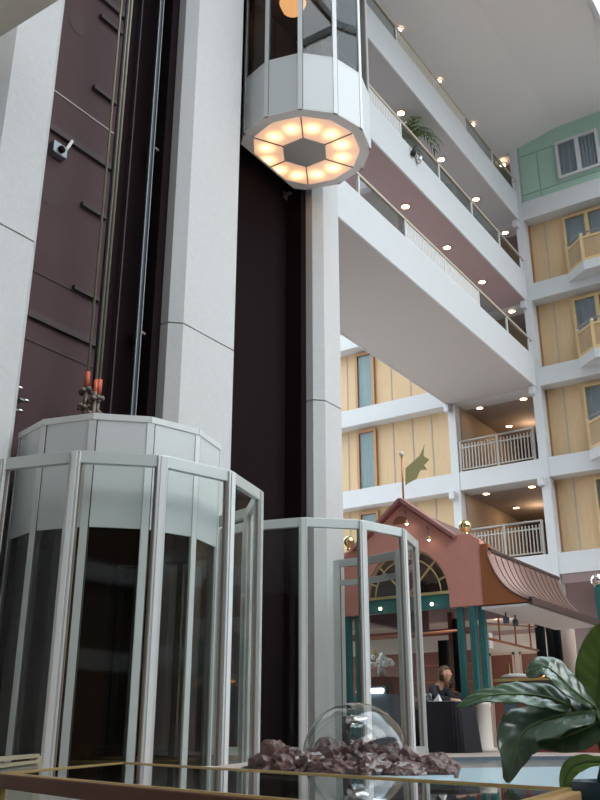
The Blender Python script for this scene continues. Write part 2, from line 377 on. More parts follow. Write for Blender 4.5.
# ------------------------------------------------------------------ lift cabs
def glow_panel():
    m = bpy.data.materials.new('cab_light_diffuser'); m.use_nodes = True; nt = m.node_tree; L = nt.links
    b = nt.nodes['Principled BSDF']; b.inputs['Base Color'].default_value = (.75, .62, .52, 1)
    tc = nt.nodes.new('ShaderNodeTexCoord'); sp = nt.nodes.new('ShaderNodeSeparateXYZ'); L.new(tc.outputs['Object'], sp.inputs[0])
    def mth(op, a, bb=None):
        n = nt.nodes.new('ShaderNodeMath'); n.operation = op
        for i, v in enumerate((a, bb)):
            if v is None: continue
            if isinstance(v, (int, float)): n.inputs[i].default_value = v
            else: L.new(v, n.inputs[i])
        return n.outputs[0]
    x, y = sp.outputs[0], sp.outputs[1]
    r = mth('SQRT', mth('ADD', mth('MULTIPLY', x, x), mth('MULTIPLY', y, y)))
    a = mth('ARCTAN2', y, x)
    am = mth('SUBTRACT', mth('FLOORED_MODULO', a, R(30)), R(15))
    dx = mth('SUBTRACT', mth('MULTIPLY', r, mth('COSINE', am)), .70)
    dy = mth('MULTIPLY', r, mth('SINE', am))
    d = mth('SQRT', mth('ADD', mth('MULTIPLY', dx, dx), mth('MULTIPLY', dy, dy)))
    cr = nt.nodes.new('ShaderNodeValToRGB'); L.new(d, cr.inputs[0])
    e = cr.color_ramp.elements
    e[0].position = 0; e[0].color = (2.0, 1.5, .85, 1)
    e[1].position = .34; e[1].color = (.40, .24, .16, 1)
    q = cr.color_ramp.elements.new(.10); q.color = (1.25, .78, .38, 1)
    q = cr.color_ramp.elements.new(.2); q.color = (.60, .32, .17, 1)
    L.new(cr.outputs[0], b.inputs['Emission Color']); b.inputs['Emission Strength'].default_value = .8
    return m
M['glow_panel'] = glow_panel()

def make_cab(cx, cy, z0, label, lamp):
    """z0 = underside; skirt 1.16, glass 2.35, upper band 1.22"""
    t = thing('elevator_cab', label, 'elevator', (cx, cy, z0), 'white glazed elevator cabs')
    r = 1.2; xb = -.81
    def P(a, rr): return (cx + rr * math.cos(R(a)), cy + rr * math.sin(R(a)))
    def ring_pts(rr):
        pts = [P(a, rr) for a in range(-120, 121, 30)]
        yb = .83 * rr / r + (.0)
        return [(cx + xb, cy - yb)] + pts + [(cx + xb, cy + yb)]
    o, i_ = ring_pts(r), ring_pts(r - .035)
    zA, zB, zC = z0 + 1.16, z0 + 3.51, z0 + 4.73
    n = len(o)
    for k in range(n - 1):
        def seg(za, zb, nm, mt, ins=0.0):
            a0, a1 = Vector(o[k]), Vector(o[k + 1]); b0, b1 = Vector(i_[k]), Vector(i_[k + 1])
            if ins:
                c0 = a0.lerp(b0, ins); c1 = a1.lerp(b1, ins); a0, a1 = c0, c1
                b0, b1 = a0.lerp(b0, .3), a1.lerp(b1, .3)
            MB().prism([tuple(a0), tuple(a1), tuple(b1), tuple(b0)], za, zb).build(nm, mt, t)
        seg(z0 + .02, zA, 'lower_panel', M['cab'])
        seg(zA, zB, 'glass_pane', G['cab'], .4)
        seg(zB, zC, 'upper_panel', M['cab'])
        seg(zA - .012, zA + .02, 'sill', M['cabtrim'])
        # cornice strip at the top of the panel
        a0, a1 = Vector(o[k]), Vector(o[k + 1]); nn = Vector((a1.y - a0.y, a0.x - a1.x)).normalized() * .012
        MB().prism([tuple(a0 + nn), tuple(a1 + nn), tuple(Vector(i_[k + 1])), tuple(Vector(i_[k]))], zC - .05, zC + .02).build('cornice', M['cabtrim'], t)
    for k in range(1, n - 1):
        a = -120 + 30 * (k - 1)
        c = Vector(P(a, r - .012)); tg = Vector((-math.sin(R(a)), math.cos(R(a)))); nr = Vector((math.cos(R(a)), math.sin(R(a))))
        q = [c - tg * .04 - nr * .03, c + tg * .04 - nr * .03, c + tg * .04 + nr * .012, c - tg * .04 + nr * .012]
        MB().prism([tuple(v) for v in q], z0, zC + .005).build('mullion', M['cabtrim'], t)
        q = [c + tg * .04 - nr * .03, c + tg * .052 - nr * .03, c + tg * .052 + nr * .004, c + tg * .04 + nr * .004]
        MB().prism([tuple(v) for v in q], z0 + .02, zC).build('gasket', M['gap'], t)
    # underside
    ul = ring_pts(r - .004); inn = ring_pts(1.0)
    inner12 = [P(a, 1.0) for a in range(0, 360, 30)]
    inner12 = [(max(x, cx + xb + .03), y) for x, y in inner12]
    MB().prism(ul, z0, z0 + .06).build('underside', M['cabunder'], t)
    MB().prism([P(a, .43) for a in range(0, 360, 60)], z0 - .02, z0).build('hub', M['hub'], t)
    for a in range(0, 360, 60):
        g = 1.2
        poly = [P(a + g, .44), P(a + g * .5, .995), P(a + 30, .995), P(a + 60 - g * .5, .995), P(a + 60 - g, .44)]
        poly = [(max(x, cx + xb + .05), y) for x, y in poly]
        MB().prism(poly, z0 - .012, z0).build('light_panel', M['glow_panel'], t)
        b = MB().bar((*P(a, .43), z0 - .012), (*P(a, .995 if abs(a - 180) > 10 else .76), z0 - .012), .016, .022)
        b.build('divider', M['gap'], t)
    # interior: floor, roof, back wall, lamp, handrail
    MB().prism(ring_pts(r - .05), z0 + .06, z0 + .12).build('cab_floor', M['cabdark'], t)
    MB().prism(ring_pts(r - .04), zC - .25, zC - .2).build('cab_roof', M['cabdark'], t)
    MB().prism(ring_pts(r - .06), zB + .02, zB + .06).build('cab_ceiling', M['cabwood'], t)
    MB().box(cx + xb, cx + xb + .04, cy - .83, cy + .83, z0 + .02, zC - .2).build('back_wall', M['cabdark'], t)
    MB().box(cx + xb + .04, cx + xb + .06, cy + .1, cy + .72, z0 + .1, zB).build('wood_lining', M['cabwood'], t)
    if lamp: MB().lathe([(.02, .1), (.2, .08), (.26, -.06), (.2, -.22), (.03, -.3)][::-1], (cx - .1, cy - .25, zB - .14), 16).build('ceiling_lamp', M['globe'], t)
    hp = ring_pts(r - .16)
    MB().tube([(x, y, z0 + 1.25) for x, y in hp], .02, 8).build('handrail', M['goldbar'], t)
    MB().box(cx - .55, cx - .40, cy - .6, cy + .6, zC - .2, zC + .22).build('crosshead', M['shackle'], t)
    MB().box(cx - .60, cx - .35, cy - .35, cy + .1, zC + .22, zC + .3).build('hitch_plate', M['shackle'], t)
    return t
CX = -7.53
make_cab(CX, 7.32, .04, 'white glazed elevator cab at lobby level inside the tall glass enclosure', False)
make_cab(CX + .02, 11.27, 11.42, 'white glazed elevator cab raised high with lit panels under its floor', True)

# ------------------------------------------------------------------ glass enclosures round the lifts
def enclosure(cx, cy, r, zt, label, transom, PZ):
    t = thing('elevator_enclosure', label, 'glass enclosure', (cx, cy, PZ), 'silver framed glass enclosures round the lifts')
    amax = math.degrees(math.acos((TX + .03 - cx) / r))
    angs = [-amax] + list(range(-90, 91, 30)) + [amax]
    P = lambda a, rr: Vector((cx + rr * math.cos(R(a)), cy + rr * math.sin(R(a))))
    for a in angs:
        c = P(a, r); tg = Vector((-math.sin(R(a)), math.cos(R(a)))); nr = Vector((math.cos(R(a)), math.sin(R(a))))
        w = .056
        q = [c - tg * w - nr * .06, c + tg * w - nr * .06, c + tg * w + nr * .03, c - tg * w + nr * .03]
        p = MB().prism([tuple(v) for v in q], PZ, zt).build('post', M['alu'], t, .006)
        q = [c - tg * w * .45 + nr * .028, c + tg * w * .45 + nr * .028, c + tg * w * .45 + nr * .04, c - tg * w * .45 + nr * .04]
        MB().prism([tuple(v) for v in q], PZ, zt - .01).build('cover_strip', M['cabtrim'], p)
        q = [c - tg * w * 1.25 - nr * .035, c + tg * w * 1.25 - nr * .035, c + tg * w * 1.25 - nr * .01, c - tg * w * 1.25 - nr * .01]
        MB().prism([tuple(v) for v in q], PZ, zt - .1).build('gasket', M['alu2'], p)
        q = [c - tg * w * 1.15 - nr * .07, c + tg * w * 1.15 - nr * .07, c + tg * w * 1.15 + nr * .045, c - tg * w * 1.15 + nr * .045]
        MB().prism([tuple(v) for v in q], PZ, PZ + .06).build('foot_plate', M['alu'], p, .004)
    for k in range(len(angs) - 1):
        a, b = angs[k], angs[k + 1]
        def strip(r0, r1, z0, z1, nm, mt, bev=0): MB().prism([tuple(P(a, r0)), tuple(P(b, r0)), tuple(P(b, r1)), tuple(P(a, r1))], z0, z1).build(nm, mt, t, bev)
        strip(r - .05, r + .02, zt - .115, zt + .012, 'top_rail', M['alu'], .006)
        strip(r - .05, r + .02, PZ + .0, PZ + .09, 'base_rail', M['alu'], .006)
        strip(r - .024, r - .012, PZ + .09, zt - .115, 'glass_pane', G['clear'])
        if transom and a >= 30:
            strip(r - .05, r + .015, transom - .045, transom + .045, 'transom', M['alu'], .004)
    return t
enclosure(CX, 7.33, 1.675, 4.21, 'tall glass enclosure with silver posts surrounding the lower lift, beside the display case', None, LZ)
enclosure(-7.45, 11.31, 1.595, 4.31, 'glass enclosure with silver posts around the empty lift shaft, behind the rocks', 3.93, PZ)

# ------------------------------------------------------------------ walkways
def lights_row(pts, z, group, words):
    for k, (x, y) in enumerate(pts):
        zz = z(x) if callable(z) else z
        t = thing('downlight', words[k], 'light', (x, y, zz), group)
        m = MB(); m.lathe([(.095, -.012), (.095, 0)], (x, y, zz), 16); m.build('lens', M['lamp'], t)
        annulus(MB(), (x, y), .095, .13, zz - .02, zz, 16).build('rim', M['halorim'], t)
ceilz = lambda x: 20.11 + (x + 6.58) * .21 if x < -6.58 else 20.11
posts_y = [14.2, 16.33, 18.46, 20.55, 22.55, 24.3]
def walkway(zb, zt, zrail, infills, word):
    t = thing('walkway', word, 'walkway', (-9.5, 18.8, zb), 'walkways between lift tower and guest rooms')
    MB().box(-10.97, BX - .05, 13.14, FY - .02, zb, zb + .58).build('deck', M['soffit'] if zb < 12 else M['pinkceil'] if zb < 15 else M['greyceil'], t)
    MB().box(BX - .05, BX, 13.14, FY - .02, zb - .012, zt).build('parapet', M['white'], t, .01)
    MB().box(-10.97, -10.92, 13.14, FY - .02, zb - .012, zb + 1.0).build('parapet', M['white'], t, .01)
    MB().bar((BX - .03, 13.14, zrail), (BX - .03, FY - .03, zrail), .07, .06).build('handrail', M['handrail'], t)
    for y in posts_y:
        MB().box(BX - .055, BX - .005, y - .03, y + .03, zt - .02, zrail).build('post', M['infill'], t)
    for k in range(len(posts_y) - 1):
        ya, yb = posts_y[k] + .03, posts_y[k + 1] - .03
        kind = infills[k]
        if kind == 'g':
            MB().box(BX - .034, BX - .026, ya, yb, zt, zrail - .03).build('glass_infill', G['rail'], t)
        else:
            m = MB()
            n = 26
            for q in range(n):
                yy = ya + (yb - ya) * (q + .5) / n
                m.box(BX - .04, BX - .02, yy - .028, yy + .028, zt, zrail - .03)
            m.box(BX - .05, BX - .01, ya, yb, zt, zt + .04)
            m.build('slatted_infill', M['infill'] if kind == 'w' else M['cream'], t)
    return t
walkway(11.35, 12.36, 12.86, 'gwwgg', 'lowest walkway, its broad grey underside open above the pavilion')
walkway(14.18, 15.17, 15.64, 'wgggg', 'middle walkway with a potted palm behind its railing')
walkway(17.07, 18.08, 18.56, 'gccgg', 'topmost walkway just under the sloping roof')
lx = -8.72
def wl(floor): return ['downlight %s under the %s' % (w_, floor) for w_ in ('nearest the lifts', 'second from the lifts', 'second from the corner column', 'nearest the corner column')]
lights_row([(lx, 17.7), (lx, 20.15), (lx, 22.55), (lx, 24.9)], 14.18, 'downlights under the middle walkway', wl('middle walkway'))
lights_row([(lx, 17.7), (lx, 20.15), (lx, 22.6), (lx, 24.95)], 17.07, 'downlights under the topmost walkway', wl('topmost walkway'))
lights_row([(-8.6, 17.55), (-8.6, 20.0), (-8.6, 22.45), (-8.6, 25.0)], lambda x: ceilz(x), 'downlights in the roof over the topmost walkway', wl('roof above the topmost walkway'))
# palm and clamp lamp on the middle walkway
pt = thing('potted_palm', 'small potted palm with arching fronds on the middle walkway', 'plant', (-8.75, 18.15, 14.76))
MB().lathe([(.15, 0), (.2, .35), (.21, .38), (.18, .38), (.17, .34)], (-8.75, 18.15, 14.76), 20).build('pot', M['pottedpot'], pt)
MB().tube([(-8.75, 18.15, 15.05), (-8.74, 18.15, 15.8), (-8.7, 18.17, 16.6)], [.03, .025, .015], 8).build('stem', M['stem'], pt)
for k in range(13):
    a = k * 2 * math.pi / 13 + .2; L_ = .75 + .2 * random.random()
    mid = []; m = MB()
    for s_ in range(9):
        u = s_ / 8; rr = L_ * u
        mid.append(Vector((-8.72 + rr * math.cos(a), 18.16 + rr * math.sin(a), 16.52 + .45 * math.sin(u * 2.0) * (.7 + .3 * (k % 3)) - .55 * u * u)))
    m.tube(mid, [.012 * (1 - .8 * i / 8) for i in range(9)], 5)
    for s_ in range(1, 9):
        d = (mid[s_] - mid[s_ - 1]).normalized(); sd = d.cross(Vector((0, 0, 1))).normalized()
        for sg in (-1, 1):
            tip = mid[s_] + sd * sg * .24 * (1 - .55 * s_ / 8) + d * .14 - Vector((0, 0, .07))
            b0 = mid[s_ - 1].lerp(mid[s_], .3); b1 = mid[s_]
            m.add([b0, b1, tip, b0 + Vector((0, 0, .006)), b1 + Vector((0, 0, .006)), tip + Vector((0, 0, .004))], [(0, 1, 2), (5, 4, 3), (0, 3, 4, 1), (1, 4, 5, 2), (2, 5, 3, 0)])
    m.build('frond', M['frond'], pt)
cl = thing('clamp_spotlight', 'small chrome and black spotlight clamped to the middle walkway parapet', 'light', (BX, 17.0, 15.0))
MB().box(BX, BX + .06, 16.93, 17.05, 14.95, 15.2).build('clamp', M['silver'], cl, .01)
MB().tube([(BX + .05, 16.8, 14.9), (BX + .12, 16.85, 15.15)], [.07, .05], 12).build('lamp_head', M['blackwire'], cl)
MB().tube([(BX + .05, 17.1, 14.85), (BX + .12, 17.12, 15.05)], [.06, .05], 12).build('lamp_head', M['silver'], cl)

# ------------------------------------------------------------------ facade
SL = [(5.76, 6.35), (8.55, 9.13), (11.35, 11.94), (14.19, 14.76), (17.06, 17.71)]
GX0, GX1 = -16.0, 6.0
CLx, CRx = -10.72, -8.28      # corridor opening
WY = FY + .42; KX = WY / FY
# wood clad walls recessed behind the slab edges
wl_ = struct(MB().box(GX0, CLx - .22, WY, WY + .2, 5.0, 17.1).build('wall_back', M['tan']))
wr_ = struct(MB().box(-8.25, GX1, WY, WY + .2, 5.9, 17.1).build('wall_back.001', M['tan']))
for z0, z1 in ((SL[0][1], SL[1][0]), (SL[1][1], SL[2][0]), (SL[2][1], SL[3][0]), (SL[3][1], SL[4][0])):
    for x in (-11.58 * KX, -12.25 * KX, -12.95 * KX, -14.9, -15.5):
        MB().box(x - .018, x + .018, WY - .015, WY, z0, z1).build('seam', M['seam'], wl_)
    for x in (-7.3 * KX, -3.4, -2.7):
        MB().box(x - .018, x + .018, WY - .015, WY, z0, z1).build('seam', M['seam'], wr_)
    MB().box(-7.95, -7.90, WY - .02, WY, z0, z1).build('seam', M['redtrim'], wr_)
# slab edges
for k, (z0, z1) in enumerate(SL):
    o = struct(MB().box(GX0, GX1, FY - .04, FY + .7, z0, z1).build('trim_%d' % (6 + k), M['white'], None, .012))
# green top storey
gw = struct(MB().box(-7.9, GX1, FY + .02, FY + .3, 17.71, 20.4).build('wall_back.002', M['green']))
for z in (17.98, 19.45): MB().box(-7.9, -6.7 if z > 19 else GX1, FY + .008, FY + .02, z, z + .022).build('seam', M['greenseam'], gw)
for x in (-7.31, -4.9, -4.1): MB().box(x, x + .018, FY + .008, FY + .02, 17.71, 19.45).build('seam', M['greenseam'], gw)
def window(n, x0, x1, z0, z1, y, fm, mull, cur, fw=.07, glassm=None):
    o = struct(MB().box(x0 + fw, x1 - fw, y + .03, y + .04, z0 + fw, z1 - fw).build('window_%d' % n, glassm or G['window']))
    f = MB(); f.box(x0, x0 + fw, y - .03, y + .12, z0, z1).box(x1 - fw, x1, y - .03, y + .12, z0, z1).box(x0 + fw, x1 - fw, y - .03, y + .12, z1 - fw, z1).box(x0 + fw, x1 - fw, y - .03, y + .12, z0, z0 + fw)
    for mx in mull: f.box(mx - fw * .8, mx + fw * .8, y - .025, y + .1, z0 + fw, z1 - fw)
    f.build('frame', fm, o)
    c = MB(); n_ = 30
    pts = [(x0 + fw + (x1 - x0 - 2 * fw) * i / n_, y + .06 + .012 * math.sin(i * 2.3)) for i in range(n_ + 1)]
    c.add([(*p, z0 + fw) for p in pts] + [(*p, z1 - fw) for p in pts], [(i, i + 1, n_ + 2 + i, n_ + 1 + i) for i in range(n_)])
    c.build('curtain', cur, o)
    return o
wn = 1
window(wn, -6.66, -5.32, 18.1, 19.46, FY - .08, M['white'], [-5.98], M['curtain'], .08); wn += 1
window(wn, -5.0, -3.7, 18.1, 19.46, FY - .08, M['white'], [-4.35], M['curtain'], .08); wn += 1
for z0, z1 in ((SL[3][1], SL[4][0]), (SL[2][1], SL[3][0]), (SL[1][1], SL[2][0]), (SL[0][1], SL[1][0])):
    window(wn, -6.83, -4.3, z0 + .05, z1 - .12, WY - .08, M['tantrim'], [-6.09, -5.2], M['curtain'], .07); wn += 1
    window(wn, -14.52, -13.78, z0 + .02, z1 - .10, WY - .08, M['redtrim'], [], M['curtainlight'], .085); wn += 1
# columns of the facade
for nm, x0, x1 in (('column', -8.20, -7.95), ('column', CLx - .25, CLx)):
    o = struct(MB().box(x0, x1, FY - .06, FY + .35, PZ, 20.2).build(nm, M['white']))
    for z0, z1 in SL:
        MB().box(x0 - .05, x0 + .12, FY - .26, FY - .05, z0 - .27, z0 - .02).build('capital', M['white'], o, .02)
# corridors behind the opening
EY = 30.0
for i, (fz, cz) in enumerate(((SL[0][1], SL[1][0]), (SL[1][1], SL[2][0]), (SL[2][1], SL[3][0]), (SL[3][1], SL[4][0]), (SL[4][1], 19.86))):
    wl0 = struct(MB().box(CLx - .2, CLx, FY + .3, EY, fz, cz).build('wall_corridor_left', M['corrwall']))
    wr0 = struct(MB().box(CRx, CRx + .2, FY + .3, EY, fz, cz).build('wall_corridor_right', M['corrwall']))
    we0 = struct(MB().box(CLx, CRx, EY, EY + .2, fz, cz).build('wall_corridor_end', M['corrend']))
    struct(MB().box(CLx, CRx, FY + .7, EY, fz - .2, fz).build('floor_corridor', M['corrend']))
    struct(MB().box(CLx - .3, CRx + .3, FY + .7 if i < 4 else FY - .01, EY, cz, cz + .2).build('ceiling_corridor', M['corrceil']))
    if i < 2:
        d = struct(MB().box(-9.75, -8.95, EY - .05, EY, fz, fz + 2.0).build('door_%d' % (i + 1), M['doortan']))
        f = MB().box(-9.85, -9.75, EY - .08, EY, fz, fz + 2.1).box(-8.95, -8.85, EY - .08, EY, fz, fz + 2.1).box(-9.85, -8.85, EY - .08, EY, fz + 2.0, fz + 2.1); f.build('frame', M['tantrim'], d)
        MB().ball((-9.05, EY - .1, fz + 1.0), .04, 10).build('knob', M['gold'], d)
        nmx = ('lower', 'upper')[i]
        lights_row([(-10.2, 25.3), (-8.75, 25.3), (-10.1, 27.5), (-9.1, 28.8)], cz - .005, 'downlights in the two open corridors',
                   ['downlight above the %s balustrade, beside the tan corridor wall' % nmx, 'downlight above the %s balustrade, beside the corner column' % nmx,
                    'downlight halfway down the %s open corridor' % nmx, 'downlight deep in the %s open corridor before its door' % nmx])
        # warm pool of the ceiling lamps
        l = bpy.data.lights.new('corridor_lamp', 'POINT'); l.energy = 14; l.color = (1, .72, .45); l.shadow_soft_size = .3
        lo = bpy.data.objects.new('corridor_lamp', l); lo.location = (-9.4, 27.6, cz - .35); COL.objects.link(lo)
# balustrades of the two corridor openings
def balustrade(fz, label):
    t = thing('balustrade', label, 'railing', ((CLx + CRx) / 2, FY, fz), 'grey balustrades of the open corridors')
    y = FY + .02; zt = fz + .98
    MB().tube([(CLx + .02, y, zt), (CRx - .02, y, zt)], .035, 10).build('top_rail', M['greymetal'], t)
    MB().bar((CLx + .02, y, zt - .22), (CRx - .02, y, zt - .22), .03, .04).build('mid_rail', M['greymetal'], t)
    MB().bar((CLx + .02, y, fz + .08), (CRx - .02, y, fz + .08), .03, .04).build('bottom_rail', M['greymetal'], t)
    for x in (CLx + .06, (CLx + CRx) / 2 + .05, CRx - .05): MB().box(x - .035, x + .035, y - .035, y + .035, fz, zt).build('post', M['greymetal'], t)
    n = 22
    for k in range(n):
        x = CLx + .14 + (CRx - CLx - .26) * k / (n - 1)
        MB().box(x - .017, x + .017, y - .012, y + .012, fz + .08, zt - .1).build('baluster', M['greymetal'], t)
balustrade(SL[1][1], 'grey barred balustrade of the upper open corridor, under the lowest walkway')
balustrade(SL[0][1], 'grey barred balustrade of the lower open corridor, above the copper awning')
# bay balconies
def balcony(fz, label):
    pl = [(-6.75, FY - .03), (-6.12, FY - .56), (-4.7, FY - .56), (-4.05, FY - .03)]
    t = thing('balcony', label, 'balcony', (-5.4, FY - .3, fz), 'bay balconies of the guest rooms')
    MB().prism(pl, fz - .30, fz + .0).build('slab', M['white'], t, .01)
    ins = [(-6.68, FY - .03), (-6.10, FY - .51), (-4.72, FY - .51), (-4.12, FY - .03)]
    for k in range(3):
        a, b = ins[k], ins[k + 1]
        MB().bar((*a, fz + .38), (*b, fz + .38), .03, .72).build('infill_panel', M['bayinfill'], t)
        MB().bar((*a, fz + .78), (*b, fz + .78), .07, .07).build('cap_rail', M['tantrim'], t)
        MB().bar((*a, fz + .05), (*b, fz + .05), .06, .09).build('bottom_rail', M['tantrim'], t)
        MB().tube([(*a, fz + .95), (*b, fz + .95)], .025, 10).build('handrail', M['greymetal'], t)
    for p in ins:
        MB().box(p[0] - .045, p[0] + .045, p[1] - .045, p[1] + .045, fz, fz + .86).build('post', M['tantrim'], t)
        MB().ball((p[0], p[1], fz + .90), .05, 12).build('knob', M['stone'], t)
    return t
balcony(SL[3][1], 'timber bay balcony directly below the green top storey')
balcony(SL[2][1], 'timber bay balcony in the middle, two storeys below the green cladding')
balcony(SL[1][1], 'timber bay balcony lowest in view, three storeys below the green cladding')
# ground floor wall beneath the facade
struct(MB().box(-8.28, GX1, FY + 1.2, FY + 1.4, PZ, 5.78).build('wall_back.003', M['mauve']))
struct(MB().box(-7.9, GX1, FY - .02, FY + .1, 5.50, 5.77).build('trim_12', M['mauve']))

# ------------------------------------------------------------------ opposite side of the atrium
wr = struct(MB().box(11.8, 12.0, -9, FY, 0, 12.5).build('wall_right', M['mauve']))
for k in range(4):
    MB().box(11.7, 11.8, -9, FY, 3.55 + k * 2.8, 4.15 + k * 2.8).build('slab_edge', M['white'], wr)
wf = struct(MB().box(-8.3, 12, -9.2, -9.0, 0, 20.2).build('wall_front', M['darkwall']))
for k in range(4):
    MB().box(-8.3, 11.8, -9.0, -8.9, 3.55 + k * 2.8, 4.15 + k * 2.8).build('slab_edge', M['white'], wf)

# ------------------------------------------------------------------ roof
XL, XC, XS = -12.0, -6.58, -4.05
m = MB(); m.prism_y([(XL, ceilz(XL)), (XC, 20.11), (XS, 20.11), (XS, 20.35), (XC, 20.35), (XL, ceilz(XL) + .24)], 4.0, FY + .02)
cobj = struct(m.build('ceiling', M['ceil']))
MB().box(XS, XS + .12, 4, FY, 20.0, 20.35).build('edge_beam', M['white'], cobj)
struct(MB().box(XL, 12, -9.2, 4.0, 20.11, 20.35).build('ceiling.001', M['ceil']))
sk = thing('skylight', 'glazed roof light with white bars over the open atrium', 'skylight', (3, 8, 20.2))
SX1 = 11.8
f = MB()
MB().box(XS + .12, SX1, 4, FY, 20.2, 20.215).build('glazing', G['sky'], sk)
for k in range(8):
    y = 4.1 + k * 2.9; f.box(XS + .12, SX1, y - .06, y + .06, 20.05, 20.3)
for k in range(1, 7):
    x = XS + .12 + k * 1.85; f.box(x - .05, x + .05, 4, FY, 20.0, 20.25)
f.build('glazing_bars', M['alu'], sk)

# ------------------------------------------------------------------ pavilion
GY = 13.4
AY0, AY1 = GY, 16.8
pv = thing('pavilion', 'pink gabled pavilion front with arched fanlight, teal posts and copper awning', 'pavilion', (-6.95, GY, PZ))
cxg, rad, spz, wb = -6.93, .77, 3.72, 3.47
WT = .16
outl = [(-8.34, wb), (-8.34, 4.50), (-7.86, 4.62), (-6.95, 5.33), (-6.04, 4.62), (-5.84, 4.62), (-5.74, 4.60), (-5.58, 4.50), (-5.58, wb)]
arch = [(cxg + rad, wb), (cxg + rad, spz)] + [(cxg + rad * math.cos(R(a)), spz + rad * math.sin(R(a))) for a in range(10, 180, 10)] + [(cxg - rad, spz), (cxg - rad, wb)]
poly = outl + arch  # outline left bottom -> over -> right bottom -> arch back (right to left)
MB().prism_y(poly, GY, GY + WT).build('gable_wall', M['pink'], pv)
m = MB()
for a, b in (((-7.93, 4.575), (-6.95, 5.345)), ((-6.95, 5.345), (-5.97, 4.575))):
    m.bar((a[0], GY + .04, a[1]), (b[0], GY + .04, b[1]), .26, .055)
m.build('roof_coping', M['pinktrim'], pv)
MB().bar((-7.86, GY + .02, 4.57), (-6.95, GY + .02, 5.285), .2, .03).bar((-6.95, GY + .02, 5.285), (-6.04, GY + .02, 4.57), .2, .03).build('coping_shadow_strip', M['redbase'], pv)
m = MB(); m.add([(-6.99 + .14 * math.cos(R(a)), GY - .004, 4.93 + .14 * math.sin(R(a)) * (1.0)) for a in range(0, 181, 12)], [tuple(range(16))]); m.build('niche', M['niche'], pv)
# fanlight
fan = MB()
for rr in (rad - .02, rad - .16):
    pts = [(cxg + rr * math.cos(R(a)), GY + .05, spz + rr * math.sin(R(a))) for a in range(0, 181, 9)]
    fan.tube(pts, .014, 6)
for a in (20, 45, 70, 90, 110, 135, 160):
    r0 = .05 if a in (45, 135) else rad - .16
    fan.bar((cxg + r0 * math.cos(R(a)), GY + .05, spz + r0 * math.sin(R(a))), (cxg + (rad - .01) * math.cos(R(a)), GY + .05, spz + (rad - .01) * math.sin(R(a))), .028, .028, (0, 1, 0))
fo = fan.build('fanlight_bars', M['goldbar'], pv)
MB().add([(cxg, GY + .07, spz)] + [(cxg + (rad - .01) * math.cos(R(a)), GY + .07, spz + (rad - .01) * math.sin(R(a))) for a in range(0, 181, 9)], [(0, i, i + 1) for i in range(1, 21)]).build('fanlight_glass', G['rail'], pv)
MB().box(cxg - rad, cxg + rad, GY + .0, GY + .12, spz - .025, spz + .02).build('gold_sill', M['goldbar'], pv)
MB().box(cxg - rad, cxg + rad, GY + .02, GY + .12, 3.47, spz - .025).build('teal_beam', M['teal'], pv)
for x, y in ((-6.02, GY + .08), (-5.80, GY + .05), (-5.68, GY + .14), (-7.9, GY + .08), (-8.1, GY + .08)):
    MB().box(x - .05, x + .05, y - .05, y + .05, PZ if x < -5.9 else 2.0, wb).build('teal_post', M['teal'], pv, .008)
MB().lathe([(.17, 0), (.17, .05), (.135, .07), (.125, .62), (.14, .66), (.14, .70)], (-5.72, GY - .02, PZ), 24).build('pedestal', M['stone'], pv)
for x in (-5.84, -8.06):
    b = MB().ball((x, GY + .08, 4.76), .105, 20).build('ball_finial', M['gold'], pv)
    MB().lathe([(.05, 4.60), (.05, 4.64), (.03, 4.67)], (x, GY + .08, 0), 12).build('finial_base', M['gold'], b)
MB().prism_y([(-7.93, 4.50), (-6.95, 5.27), (-5.97, 4.50), (-5.97, 4.44), (-6.95, 5.21), (-7.93, 4.44)], GY + WT, 16.8).build('roof', M['copperseam'], pv)
MB().prism_y([(-8.33, 4.40), (-5.99, 4.40), (-6.95, 5.18), (-7.9, 4.5)], AY1 - .12, AY1 - .04).build('rear_gable', M['fasciabrown'], pv)
# side wall under the awning and back of the pavilion
MB().box(-8.34, -8.2, GY + WT, AY1, 3.47, 4.5).build('side_wall', M['fasciabrown'], pv)
MB().box(-8.34, -7.9, GY + WT, AY1, 4.47, 4.52).build('roof_gutter', M['copperseam'], pv)
MB().box(-5.62, -5.46, GY + WT, AY1, 3.47, 4.33).build('side_wall', M['pink'], pv)
MB().box(-8.34, -5.62, AY1 - .15, AY1, 4.05, 4.4).build('rear_lintel', M['fasciabrown'], pv)
# copper awning: concave profile swept along the side wall
prof = []
for i in range(13):
    u = i / 12
    # quadratic curve through top, belly, eave
    p0, p1, p2 = Vector((-5.46, 4.33)), Vector((-5.34, 3.66)), Vector((-4.80, 3.50))
    prof.append(p0 * (1 - u) ** 2 + p1 * 2 * u * (1 - u) + p2 * u * u)
vs = []; fs = []; n = len(prof)
for y in (AY0 - .02, AY1):
    vs += [(p.x, y, p.y) for p in prof] + [(p.x - .02, y, p.y - .025) for p in prof]
for i in range(n - 1):
    fs += [(i, i + 1, 2 * n + i + 1, 2 * n + i), (n + i + 1, n + i, 3 * n + i, 3 * n + i + 1), (i + 1, i, n + i, n + i + 1), (2 * n + i, 2 * n + i + 1, 3 * n + i + 1, 3 * n + i)]
fs += [(0, 2 * n, 3 * n, n), (n - 1, 2 * n - 1, 4 * n - 1, 3 * n - 1)]
aw = MB().add(vs, fs, True).build('awning', M['copper'], pv)
for k in range(1, 13):
    y = AY0 + (AY1 - AY0) * k / 13
    MB().tube([(p.x + .008, y, p.y + .002) for p in prof], .008, 6).build('standing_seam', M['copperseam'], aw)
ep = [(-5.46, 4.31)] + [(p.x - .02, p.y - .03) for p in prof[1:-1]] + [(-4.84, 3.46), (-5.46, 3.46)]
MB().prism_y(ep, AY0 - .01, AY0 + .04).build('awning_end_panel', M['orange'], pv)
